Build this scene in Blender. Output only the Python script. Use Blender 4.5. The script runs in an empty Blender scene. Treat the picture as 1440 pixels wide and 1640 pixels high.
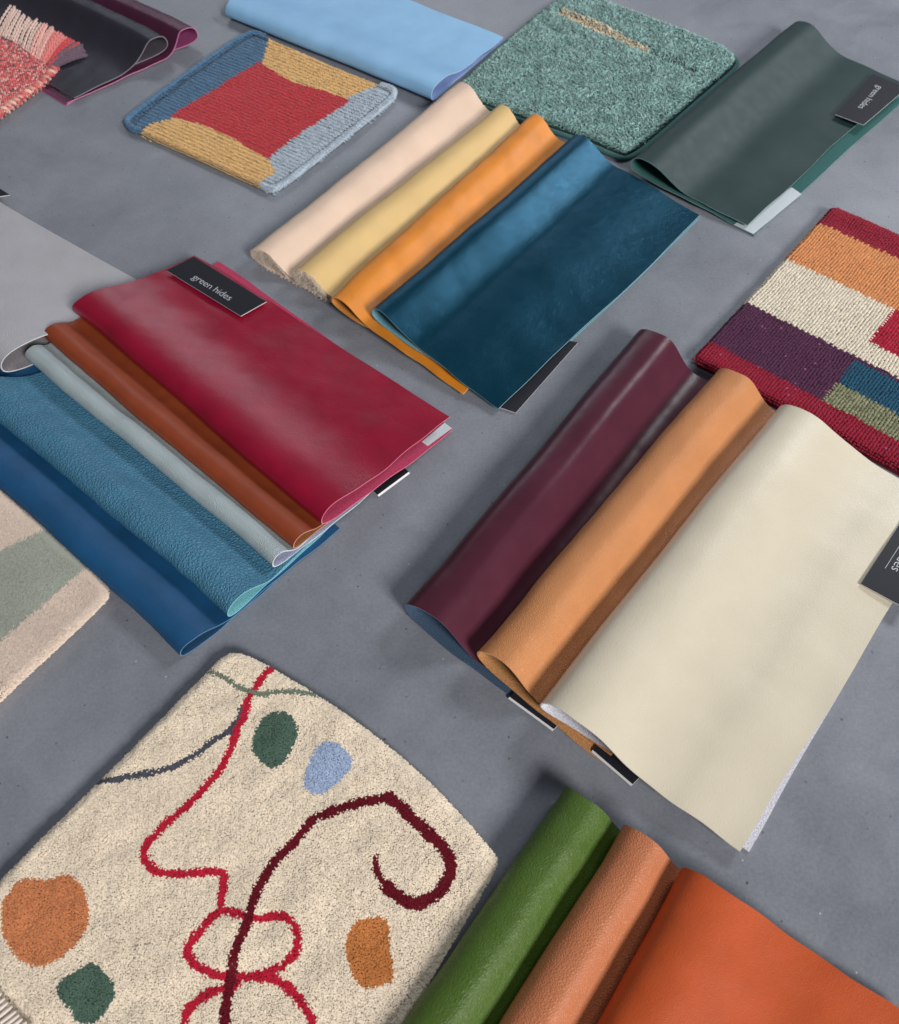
import bpy, math, random
import numpy as np
from mathutils import Matrix, Vector

scene = bpy.context.scene
random.seed(7)
rng = np.random.default_rng(11)

# ------------------------------------------------------------------ camera
cam_data = bpy.data.cameras.new('camera')
cam = bpy.data.objects.new('camera', cam_data)
scene.collection.objects.link(cam)
scene.camera = cam
PITCH, ROLL = math.radians(57), math.radians(-3)
fwd = Vector((0, math.cos(PITCH), -math.sin(PITCH)))
up0 = Vector((0, math.sin(PITCH), math.cos(PITCH)))
rt0 = Vector((1, 0, 0))
rt = rt0 * math.cos(ROLL) + up0 * math.sin(ROLL)
up = -rt0 * math.sin(ROLL) + up0 * math.cos(ROLL)
M = Matrix((rt, up, -fwd)).transposed().to_4x4()
M.translation = (0, 0, 0.75)
cam.matrix_world = M
cam_data.sensor_fit = 'HORIZONTAL'
cam_data.sensor_width = 36
cam_data.lens = 36
cam_data.clip_start = 0.02
cam_data.clip_end = 50
cam_data.dof.use_dof = True
cam_data.dof.focus_distance = 0.86
cam_data.dof.aperture_fstop = 11

# ------------------------------------------------------------------ light
world = bpy.data.worlds.new('World')
scene.world = world
world.use_nodes = True
bg = world.node_tree.nodes['Background']
bg.inputs[0].default_value = (0.80, 0.87, 1.0, 1)
bg.inputs[1].default_value = 0.095

def area(name, loc, target, sx, sy, power, col):
    d = bpy.data.lights.new(name, 'AREA')
    d.shape = 'RECTANGLE'
    d.size, d.size_y = sx, sy
    d.energy = power
    d.color = col
    o = bpy.data.objects.new(name, d)
    o.location = loc
    o.rotation_euler = (Vector(target) - Vector(loc)).to_track_quat('-Z', 'Y').to_euler()
    scene.collection.objects.link(o)
    return o

area('window_light', (3.4, -4.9, 4.15), (0.05, 0.9, 0), 2.0, 2.0, 665, (1.0, 0.97, 0.93))
area('side_window_light', (1.84, 1.85, 1.66), (0.2, 0.8, 0), 0.9, 0.5, 34, (0.95, 0.97, 1.0))
area('far_window_light', (-0.2, 4.8, 2.15), (0, 0.8, 0), 3.0, 0.6, 30, (0.86, 0.92, 1.0))

vs = scene.view_settings
vs.view_transform = 'Standard'
vs.look = 'None'
vs.exposure = -0.2
vs.gamma = 1.0
vs.use_curve_mapping = False

# ------------------------------------------------------------------ measured layout (metres, floor plane z = 0)
SWATCH = {
  'navy': {'o': [-0.2481, 0.3431], 'ang': 2.3856, 'side': -1, 'len': 0.44, 'h': 0.017, 'hf': 0.017, 'base': 0.0008, 'tip': 0.42, 'Tn': [0.1908, -0.0123], 'Bn': [0.191, -0.006], 'c': 14, 'L': 60, 'zt': 2.2, 'zend': 1.6, 'a': 0.45},
  'slateblue': {'o': [-0.2076, 0.3788], 'ang': 2.3952, 'side': -1, 'len': 0.426, 'h': 0.019, 'hf': 0.019, 'base': 0.0038, 'tip': 0.42, 'c': 17, 'L': 64, 'zt': 2.4, 'zend': 2.4, 'Wt': 120, 'Wb': 150, 'zb': 2.8, 'Tf': [0.12, -0.058], 'Bf': [0.15, -0.08], 'a': 0.45},
  'palegrey': {'o': [-0.1691, 0.4277], 'ang': 2.3707, 'side': -1, 'len': 0.4119, 'h': 0.015, 'hf': 0.015, 'base': 0.0068, 'tip': 0.42, 'c': 10, 'L': 33, 'zt': 2.4, 'zend': 2.4, 'Wt': 95, 'Bn': [0.19, -0.006], 'zb': 2},
  'chestnut': {'o': [-0.1506, 0.4456], 'ang': 2.3573, 'side': -1, 'len': 0.4188, 'h': 0.015, 'hf': 0.015, 'base': 0.0096, 'tip': 0.42, 'c': 11, 'L': 42, 'zt': 2.2, 'zend': 2.0, 'Wt': 80, 'Wb': 140, 'zb': 3},
  'burgundy': {'o': [-0.1237, 0.4694], 'ang': 2.3391, 'side': -1, 'len': 0.4254, 'h': 0.021, 'hf': 0.021, 'base': 0.0125, 'tip': 0.42, 'Tn': [0.1792, -0.0001], 'Tf': [0.1515, -0.0292], 'Bn': [0.1776, -0.0065], 'Bf': [0.1742, -0.0409], 'c': 18, 'L': 100, 'zt': 8, 'zend': 7, 'zb': 3, 'a': 0.32},
  'silver': {'o': [-0.4862, 0.6961], 'ang': 2.463, 'side': -1, 'len': 0.43, 'h': 0.028, 'hf': 0.028, 'base': 0.003, 'tip': 0.42, 'Tn': [0.188, -0.0273], 'Bn': [0.1891, -0.0252], 'c': 26, 'L': 130, 'zt': 4, 'zend': 3, 'zb': 1},
  'blush': {'o': [-0.2222, 0.8669], 'ang': 0.8887, 'side': -1, 'len': 0.4204, 'h': 0.024, 'hf': 0.024, 'base': 0.0008, 'tip': 0.42, 'c': 22, 'L': 66, 'zt': 4.5, 'zend': 4.5, 'Wt': 120, 'Wb': 150, 'zb': 0.8, 'Tf': [0.12, -0.025], 'Bf': [0.15, -0.03]},
  'straw': {'o': [-0.1661, 0.8213], 'ang': 0.8664, 'side': -1, 'len': 0.404, 'h': 0.021, 'hf': 0.021, 'base': 0.006, 'tip': 0.42, 'c': 17, 'L': 54, 'zt': 4.5, 'zend': 4.5, 'Wt': 100, 'Wb': 150, 'zb': 4, 'Tf': [0.1, -0.022], 'Bf': [0.15, -0.03]},
  'amber': {'o': [-0.1221, 0.772], 'ang': 0.901, 'side': -1, 'len': 0.4173, 'h': 0.019, 'hf': 0.019, 'base': 0.011, 'tip': 0.42, 'Tn': [0.1979, -0.0187], 'c': 15, 'L': 58, 'zt': 2.4, 'zend': -6, 'Bn': [0.186, -0.005], 'zb': 2, 'Tf': [0.19, -0.04], 'Bf': [0.19, -0.04]},
  'petrol': {'o': [-0.0754, 0.743], 'ang': 0.8489, 'side': -1, 'len': 0.3926, 'h': 0.025, 'hf': 0.025, 'base': 0.014, 'tip': 0.42, 'Tn': [0.1868, -0.0121], 'Tf': [0.1995, -0.0055], 'Bn': [0.1857, -0.005], 'Bf': [0.1991, -0.0091], 'c': 17, 'L': 76, 'zt': 4, 'zend': -8, 'zb': 1.5, 'a': 0.28, 'b': 0.4},
  'forest': {'o': [0.2554, 0.9915], 'ang': 0.8117, 'side': -1, 'len': 0.4093, 'h': 0.026000000000000002, 'hf': 0.026000000000000002, 'base': 0.007, 'tip': 0.42, 'Tn': [0.1713, 0.0057], 'Tf': [0.1837, -0.0149], 'Bn': [0.1841, 0.001], 'Bf': [0.2022, -0.0134], 'c': 22, 'L': 100, 'zt': 2.5, 'zend': 0, 'zb': 1.5, 'a': 0.3},
  'sky': {'o': [0.0058, 1.1708], 'ang': 2.4627, 'side': -1, 'len': 0.402, 'h': 0.022, 'hf': 0.022, 'base': 0.0008, 'tip': 0.42, 'Tn': [0.1915, 0.0109], 'Tf': [0.2008, 0.0392], 'Bn': [0.1914, 0.0084], 'c': 22, 'L': 110, 'zt': 7, 'zend': 3, 'zb': 0.8},
  'plum': {'o': [-0.3406, 1.356], 'ang': 2.4187, 'side': 1, 'len': 0.42, 'h': 0.029, 'hf': 0.029, 'base': 0.0008, 'tip': 0.55, 'Tn': [0.2207, 0.0401], 'Bn': [0.223, 0.0423], 'c': 24, 'L': 66, 'zt': 2.0, 'zend': 2.0, 'zb': 0.8, 'a': 0.2, 'b': 0.62},
  'black': {'o': [-0.3831, 1.3332], 'ang': 2.4172, 'side': 1, 'len': 0.42, 'h': 0.028, 'hf': 0.028, 'base': 0.004, 'tip': 0.55, 'Tn': [0.1639, 0.0187], 'Bn': [0.1687, 0.0253], 'c': 22, 'L': 92, 'zt': 2.6, 'zend': 2, 'zb': 3, 'a': 0.2, 'b': 0.65},
  'aubergine': {'o': [-0.0443, 0.3755], 'ang': 0.8855, 'side': -1, 'len': 0.4099, 'h': 0.036000000000000004, 'hf': 0.036000000000000004, 'base': 0.0008, 'tip': 0.45, 'c': 32, 'L': 84, 'zt': 2.6, 'zend': 2.6, 'Wt': 150, 'Bn': [0.17, -0.009000000000000001], 'zb': 0.8},
  'tan': {'o': [0.0187, 0.3253], 'ang': 0.8458, 'side': -1, 'len': 0.4135, 'h': 0.031, 'hf': 0.031, 'base': 0.0036000000000000003, 'tip': 0.42, 'Bf': [0.1873, 0.0028], 'c': 27, 'L': 76, 'zt': 2.6, 'zend': 2.6, 'Wt': 140, 'Bn': [0.16, -0.007], 'zb': 1.5},
  'cream': {'o': [0.0685, 0.2741], 'ang': 0.8359, 'side': -1, 'len': 0.4107, 'h': 0.032, 'hf': 0.032, 'base': 0.0064, 'tip': 0.42, 'Tn': [0.1905, 0.0047], 'Bn': [0.1962, 0.0122], 'c': 30, 'L': 130, 'zt': 7, 'zend': 2, 'Bf': [0.186, 0.0], 'zb': 1.5, 'a': 0.3},
  'green': {'o': [-0.1806, -0.1129], 'ang': 0.8803, 'side': -1, 'len': 0.412, 'h': 0.03, 'hf': 0.03, 'base': 0.0008, 'tip': 0.42, 'c': 24, 'L': 62, 'zt': 2.6, 'zend': 2.6, 'Wt': 120, 'Wb': 170, 'zb': 0.8},
  'brown': {'o': [-0.1414, -0.1419], 'ang': 0.8682, 'side': -1, 'len': 0.412, 'h': 0.028, 'hf': 0.028, 'base': 0.0036000000000000003, 'tip': 0.42, 'c': 23, 'L': 60, 'zt': 2.6, 'zend': 2.6, 'Wt': 120, 'Wb': 165, 'zb': 1.5},
  'orange': {'o': [-0.0928, -0.185], 'ang': 0.9001, 'side': -1, 'len': 0.412, 'h': 0.029, 'hf': 0.029, 'base': 0.0064, 'tip': 0.42, 'Tf': [0.1797, 0.0084], 'Bf': [0.1796, 0.0041], 'c': 24, 'L': 120, 'zt': 8, 'zend': 4, 'zb': 1.5, 'a': 0.3},
}
CREAM_RUG = {'z': 0.013000000000000001, 'outline': [[-0.3673, 0.161], [-0.4358, 0.0785], [-0.4619, 0.0072], [-0.0896, -0.0125], [-0.0513, 0.043], [0.0216, 0.1436], [0.0251, 0.1517], [0.0237, 0.1587], [-0.0268, 0.2202], [-0.0945, 0.28], [-0.1732, 0.333], [-0.1876, 0.3398], [-0.1991, 0.3435], [-0.2084, 0.341], [-0.2176, 0.3319], [-0.3012, 0.2346]], 'lines': {'crimson_line': [(0.00638, [[-0.1641, 0.3268], [-0.1728, 0.3155], [-0.1791, 0.3043], [-0.183, 0.2948], [-0.1843, 0.2836], [-0.1905, 0.2666], [-0.1951, 0.25], [-0.2025, 0.2339], [-0.213, 0.2212], [-0.226, 0.2075], [-0.2404, 0.1956], [-0.2529, 0.1824], [-0.2578, 0.1731], [-0.2533, 0.1648], [-0.2425, 0.1571], [-0.2241, 0.1546], [-0.2075, 0.1559], [-0.1907, 0.1551], [-0.1903, 0.1446], [-0.1914, 0.1331], [-0.1903, 0.1268], [-0.1996, 0.1197], [-0.208, 0.1102], [-0.215, 0.1008], [-0.2087, 0.0921], [-0.1947, 0.0844], [-0.1812, 0.0802], [-0.1655, 0.0807], [-0.1485, 0.0822], [-0.1358, 0.0899], [-0.1296, 0.0992], [-0.1315, 0.1102], [-0.1393, 0.1205], [-0.1496, 0.121], [-0.1644, 0.1192], [-0.1715, 0.1233], [-0.1903, 0.1268]]), (0.00696, [[-0.1654, 0.08], [-0.1484, 0.0799], [-0.1362, 0.0723], [-0.1253, 0.0615], [-0.117, 0.0479], [-0.114, 0.0344]]), (0.00696, [[-0.1756, 0.0765], [-0.1959, 0.0705], [-0.208, 0.0631], [-0.2114, 0.0522], [-0.209, 0.0387]])], 'dark_red_curl': [(0.0058, [[-0.0717, 0.1598], [-0.0711, 0.1492], [-0.0642, 0.1384]]), (0.00986, [[-0.0642, 0.1384], [-0.052, 0.1276], [-0.0426, 0.1241], [-0.0289, 0.1277], [-0.019, 0.1362], [-0.013, 0.1476], [-0.0147, 0.1596], [-0.0246, 0.1708], [-0.037, 0.1824], [-0.051, 0.1971], [-0.061, 0.2056]]), (0.00754, [[-0.061, 0.2056], [-0.0769, 0.2041], [-0.0942, 0.2007], [-0.1113, 0.196], [-0.124, 0.191], [-0.1307, 0.1817], [-0.1428, 0.1687], [-0.1521, 0.1598], [-0.1609, 0.1458], [-0.1668, 0.1332], [-0.1686, 0.1207], [-0.1732, 0.111], [-0.1775, 0.099], [-0.1791, 0.0872], [-0.1803, 0.0709], [-0.181, 0.0508], [-0.1804, 0.0309]])], 'sage_line': [(0.00464, [[-0.2191, 0.3248], [-0.2025, 0.3155], [-0.1892, 0.3065], [-0.1764, 0.3009], [-0.1578, 0.3012], [-0.1424, 0.3023], [-0.123, 0.2979]])], 'slate_line': [(0.00551, [[-0.3028, 0.2321], [-0.2835, 0.2328], [-0.2662, 0.2358], [-0.2516, 0.2371], [-0.2346, 0.243], [-0.2221, 0.2514], [-0.2096, 0.2615], [-0.1967, 0.2685], [-0.1901, 0.2791], [-0.1872, 0.2885]])]}, 'patches': {'green_patch': [[[-0.1779, 0.2598], [-0.1702, 0.2781], [-0.1584, 0.2854], [-0.1444, 0.2814], [-0.136, 0.2637], [-0.1441, 0.2458], [-0.1551, 0.232], [-0.1674, 0.2395], [-0.175, 0.2489]], [[-0.3065, 0.0849], [-0.2943, 0.0902], [-0.2837, 0.0973], [-0.2744, 0.0893], [-0.2619, 0.077], [-0.2666, 0.0658], [-0.2725, 0.055], [-0.288, 0.0557], [-0.2936, 0.0647], [-0.3071, 0.0745]]], 'blue_patch': [[[-0.1205, 0.2536], [-0.1116, 0.2562], [-0.098, 0.2494], [-0.0894, 0.2339], [-0.099, 0.224], [-0.1118, 0.2116], [-0.1263, 0.2124], [-0.1325, 0.2199], [-0.1288, 0.2359]]], 'orange_patch': [[[-0.3618, 0.1427], [-0.3535, 0.1553], [-0.3445, 0.1588], [-0.3299, 0.1554], [-0.3128, 0.1606], [-0.2995, 0.1487], [-0.2928, 0.1343], [-0.2911, 0.1167], [-0.301, 0.1049], [-0.3129, 0.097], [-0.3268, 0.0937], [-0.3432, 0.1021], [-0.3541, 0.1147], [-0.3597, 0.1274]]], 'ochre_patch': [[[-0.09, 0.1144], [-0.0765, 0.1162], [-0.0644, 0.1169], [-0.0604, 0.1056], [-0.0618, 0.0936], [-0.0568, 0.0744], [-0.0633, 0.0712], [-0.0776, 0.0684], [-0.0867, 0.0723], [-0.0908, 0.083], [-0.0963, 0.0976]]]}}
SAGE_RUG = {'z': 0.015, 'outline': [[-0.4525, 0.5372], [-0.545, 0.6223], [-0.6151, 0.4583], [-0.4466, 0.239], [-0.3996, 0.3062], [-0.3596, 0.3523], [-0.3212, 0.3992], [-0.3194, 0.4096], [-0.3249, 0.4218], [-0.4062, 0.4968]], 'bands': {'sage_band': [[-0.3907, 0.4929], [-0.3994, 0.4811], [-0.4666, 0.4425], [-0.6317, 0.3436], [-0.5402, 0.2704], [-0.413, 0.3646], [-0.3541, 0.4303], [-0.3394, 0.4486]]}}
KILIM = {'z': 0.009000000000000001, 'outline': [[-0.4253, 1.1554], [-0.4138, 1.1353], [-0.3997, 1.1303], [-0.3142, 1.0655], [-0.2278, 1.0017], [-0.2126, 0.9892], [-0.1982, 0.9892], [-0.0487, 1.1731], [-0.0423, 1.1905], [-0.0453, 1.2022], [-0.065, 1.2149], [-0.2325, 1.3534], [-0.2638, 1.3779], [-0.3382, 1.2833]], 'grey_hem': [[-0.2255, 1.0047], [-0.2139, 0.9948], [-0.1995, 0.9947], [-0.1295, 1.0799], [-0.049, 1.1797], [-0.0421, 1.1985], [-0.0463, 1.2118], [-0.0634, 1.2229]], 'blue_hem': [[-0.4022, 1.1367], [-0.4164, 1.1417], [-0.4282, 1.1632], [-0.422, 1.1789], [-0.3404, 1.292], [-0.2676, 1.3858], [-0.2384, 1.3644]], 'weft': [[-0.3997, 1.1303], [-0.2278, 1.0017]], 'parts': {'red_centre': [[-0.3621, 1.1654], [-0.2986, 1.2319], [-0.2468, 1.2893], [-0.2182, 1.2567], [-0.1927, 1.2313], [-0.148, 1.2067], [-0.108, 1.1797], [-0.1606, 1.126], [-0.1894, 1.0943], [-0.2035, 1.0772], [-0.217, 1.0562], [-0.2655, 1.1038], [-0.3108, 1.1391]], 'blue_band': [[-0.4324, 1.156], [-0.4133, 1.1321], [-0.3997, 1.1303], [-0.3885, 1.1458], [-0.3613, 1.1595], [-0.2914, 1.2196], [-0.2398, 1.2779], [-0.2401, 1.3106], [-0.2334, 1.3534], [-0.2643, 1.385]], 'grey_band': [[-0.0642, 1.2162], [-0.0296, 1.1961], [-0.0457, 1.161], [-0.1974, 0.9758], [-0.2276, 0.9994], [-0.205, 1.03], [-0.2235, 1.0699], [-0.1724, 1.1334], [-0.114, 1.1869]]}}
TEAL_RUG = {'z': 0.015, 'outline': [[0.0312, 1.1876], [0.0485, 1.2115], [0.113, 1.3019], [0.1583, 1.3602], [0.2091, 1.4212], [0.2495, 1.4357], [0.3124, 1.3806], [0.3778, 1.3216], [0.4323, 1.2715], [0.4482, 1.2402], [0.4469, 1.2244], [0.4331, 1.2047], [0.3736, 1.1419], [0.2862, 1.0464], [0.2611, 1.0263], [0.2501, 1.025], [0.2036, 1.067], [0.141, 1.1096], [0.087, 1.1479]], 'groove': [[0.2074, 1.3747], [0.2546, 1.3237], [0.2955, 1.2861], [0.3348, 1.2471], [0.3747, 1.2038]], 'strip': [[0.2044, 1.3757], [0.213, 1.3808], [0.2676, 1.3271], [0.2968, 1.2933], [0.3256, 1.2631], [0.3232, 1.2579], [0.2923, 1.2838], [0.2538, 1.3171]], 'groove2': [[0.1735, 1.3517], [0.1983, 1.3206], [0.2331, 1.3004]]}
STRIPE_RUG = {'z': 0.012, 'o': [0.2732, 0.6631], 'ang': -0.7441}
PINK_RUG = {'z': 0.009000000000000001, 'outline': [[-0.5418, 1.297], [-0.5497, 1.3151], [-0.5868, 1.3461], [-0.6557, 1.4138], [-0.8352, 1.5639], [-0.8416, 1.35], [-0.6634, 1.0244], [-0.6031, 1.1841], [-0.575, 1.2276], [-0.5508, 1.2657]], 'fringe': [[[-0.6567, 1.4181, 0.009], [-0.6483, 1.4849, 0.012]], [[-0.6231, 1.3899, 0.009], [-0.6153, 1.447, 0.013]], [[-0.5885, 1.3542, 0.009], [-0.5804, 1.4223, 0.013]], [[-0.5716, 1.3367, 0.009], [-0.5623, 1.4035, 0.012]], [[-0.5583, 1.3257, 0.009], [-0.5391, 1.3804, 0.011]], [[-0.5527, 1.3193, 0.009], [-0.5242, 1.3706, 0.01]], [[-0.5467, 1.3109, 0.009], [-0.509, 1.3565, 0.008]], [[-0.5429, 1.3029, 0.009], [-0.4983, 1.3319, 0.006]]], 'edge': [[-0.5454, 1.3022], [-0.5538, 1.2726], [-0.5781, 1.2342], [-0.6064, 1.1905], [-0.6345, 1.135]], 'border': [[[-0.6533, 1.4031], [-0.6203, 1.3774], [-0.5868, 1.3461], [-0.5575, 1.3217]]]}
CARD = {'burgundy': [[-0.3179, 0.8294, 0.0255], [-0.2235, 0.7479, 0.0255], [-0.196, 0.7687, 0.0255], [-0.2879, 0.8508, 0.0255]], 'forest': [[0.6211, 1.1675, 0.014], [0.5451, 1.081, 0.013], [0.5752, 1.0548, 0.013], [0.6561, 1.1299, 0.014]], 'cream': [[0.4546, 0.468, 0.0135], [0.3718, 0.3759, 0.0135], [0.4062, 0.3492, 0.012], [0.4884, 0.4416, 0.012]], 'silver': [[-0.5942, 1.0011, 0.008], [-0.552, 1.0116, 0.006], [-0.5795, 1.0368, 0.005], [-0.6247, 1.0341, 0.006]], 'petrol': [[0.0592, 0.6153, 0.002], [0.076, 0.6073, 0.001], [0.1545, 0.7041, 0.001], [0.1366, 0.7082, 0.002]], 'chest': [[-0.0714, 0.5104, 0.001], [-0.0394, 0.537, 0.001], [-0.0539, 0.5543, 0.0013], [-0.086, 0.5272, 0.0013]], 'aub': [[0.0438, 0.2896, 0.0022], [0.0792, 0.2585, 0.0022], [0.0899, 0.2683, 0.0026], [0.0545, 0.2998, 0.0026]], 'tan': [[0.1096, 0.2385, 0.0035], [0.1385, 0.2082, 0.0035], [0.1485, 0.2163, 0.004], [0.1191, 0.2475, 0.004]], 'burg_sticker': [[-0.0301, 0.5676, 0.0052], [-0.0231, 0.5631, 0.0052], [0.0072, 0.5882, 0.0052], [-0.0003, 0.5963, 0.0052]], 'forest_sticker': [[0.3888, 0.8665, 0.0026], [0.4656, 0.936, 0.0026], [0.4565, 0.9503, 0.0026], [0.3621, 0.8917, 0.0026]]}
FRINGE = [[[-0.3698, 0.0593, 0.016], [-0.3451, 0.0776, 0.017]], [[-0.3667, 0.056, 0.016], [-0.342, 0.0742, 0.017]], [[-0.3637, 0.0532, 0.016], [-0.3391, 0.0713, 0.017]], [[-0.3603, 0.0503, 0.016], [-0.3354, 0.0687, 0.017]], [[-0.3571, 0.0478, 0.016], [-0.3319, 0.0654, 0.017]], [[-0.3538, 0.0454, 0.016], [-0.3291, 0.0629, 0.017]], [[-0.3505, 0.0429, 0.016], [-0.3263, 0.0604, 0.017]], [[-0.3473, 0.0405, 0.016], [-0.3227, 0.0582, 0.017]], [[-0.3441, 0.0381, 0.016], [-0.3195, 0.0558, 0.017]], [[-0.3409, 0.0357, 0.016], [-0.3164, 0.0537, 0.017]]]

# ------------------------------------------------------------------ helpers
COL = scene.collection

def lin(r, g, b):
    def f(c):
        c /= 255.0
        return c / 12.92 if c <= 0.04045 else ((c + 0.055) / 1.055) ** 2.4
    return (f(r), f(g), f(b), 1.0)

def tag(o, label=None, cat=None, group=None, kind=None):
    if label: o['label'] = label
    if cat: o['category'] = cat
    if group: o['group'] = group
    if kind: o['kind'] = kind
    return o

def empty(name, loc, label, cat, group=None):
    o = bpy.data.objects.new(name, None)
    o.empty_display_size = 0.02
    o.location = loc
    COL.objects.link(o)
    return tag(o, label, cat, group)

def link(name, mesh, parent=None, mats=(), kind=None):
    o = bpy.data.objects.new(name, mesh)
    for m in mats:
        mesh.materials.append(m)
    COL.objects.link(o)
    if parent is not None:
        o.parent = parent
        L = Vector((0, 0, 0))
        q = parent
        while q is not None:
            L += Vector(q.location)
            q = q.parent
        o.location = -L if parent.type == 'EMPTY' else (0, 0, 0)
    if kind: o['kind'] = kind
    return o

def mesh_np(name, verts, quads=None, tris=None, smooth=True, tint=None, uv=None, normals=None):
    me = bpy.data.meshes.new(name)
    verts = np.asarray(verts, dtype=np.float32).reshape(-1, 3)
    quads = np.zeros((0, 4), np.int32) if quads is None else np.asarray(quads, np.int32).reshape(-1, 4)
    tris = np.zeros((0, 3), np.int32) if tris is None else np.asarray(tris, np.int32).reshape(-1, 3)
    nq, nt = len(quads), len(tris)
    me.vertices.add(len(verts))
    me.vertices.foreach_set('co', verts.ravel())
    me.loops.add(nq * 4 + nt * 3)
    loops = np.concatenate([quads.ravel(), tris.ravel()])
    me.loops.foreach_set('vertex_index', loops)
    me.polygons.add(nq + nt)
    starts = np.concatenate([np.arange(nq) * 4, nq * 4 + np.arange(nt) * 3]).astype(np.int32)
    me.polygons.foreach_set('loop_start', starts)
    me.polygons.foreach_set('use_smooth', np.full(nq + nt, smooth))
    if uv is not None:
        lay = me.uv_layers.new(name='UVMap')
        lay.data.foreach_set('uv', np.asarray(uv, np.float32)[loops].ravel())
    if tint is not None:
        a = me.attributes.new('tint', 'FLOAT', 'POINT')
        a.data.foreach_set('value', np.asarray(tint, np.float32))
    me.update(calc_edges=True)
    me.validate()
    if normals is not None:
        me.normals_split_custom_set_from_vertices(np.asarray(normals, np.float32))
    return me

# ------------------------------------------------------------------ materials
def new_mat(name):
    m = bpy.data.materials.new(name)
    m.use_nodes = True
    nt = m.node_tree
    return m, nt, nt.nodes, nt.links, nt.nodes['Principled BSDF']

def add(n, typ, **kw):
    node = n.new(typ)
    for k, v in kw.items():
        setattr(node, k, v)
    return node

def mottle(nt, coord, col, amt, scale, detail=4, name=None):
    """base colour with soft cloudy variation of the dye"""
    n, l = nt.nodes, nt.links
    nz = add(n, 'ShaderNodeTexNoise')
    nz.inputs['Scale'].default_value = scale
    nz.inputs['Detail'].default_value = detail
    l.new(coord, nz.inputs['Vector'])
    mr = add(n, 'ShaderNodeMapRange')
    mr.inputs[1].default_value = 0.3
    mr.inputs[2].default_value = 0.7
    mr.inputs[3].default_value = 1 - amt
    mr.inputs[4].default_value = 1 + amt
    l.new(nz.outputs[0], mr.inputs[0])
    mx = add(n, 'ShaderNodeVectorMath', operation='SCALE')
    mx.inputs[0].default_value = col[:3]
    l.new(mr.outputs[0], mx.inputs[3])
    return mx.outputs[0]

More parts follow.
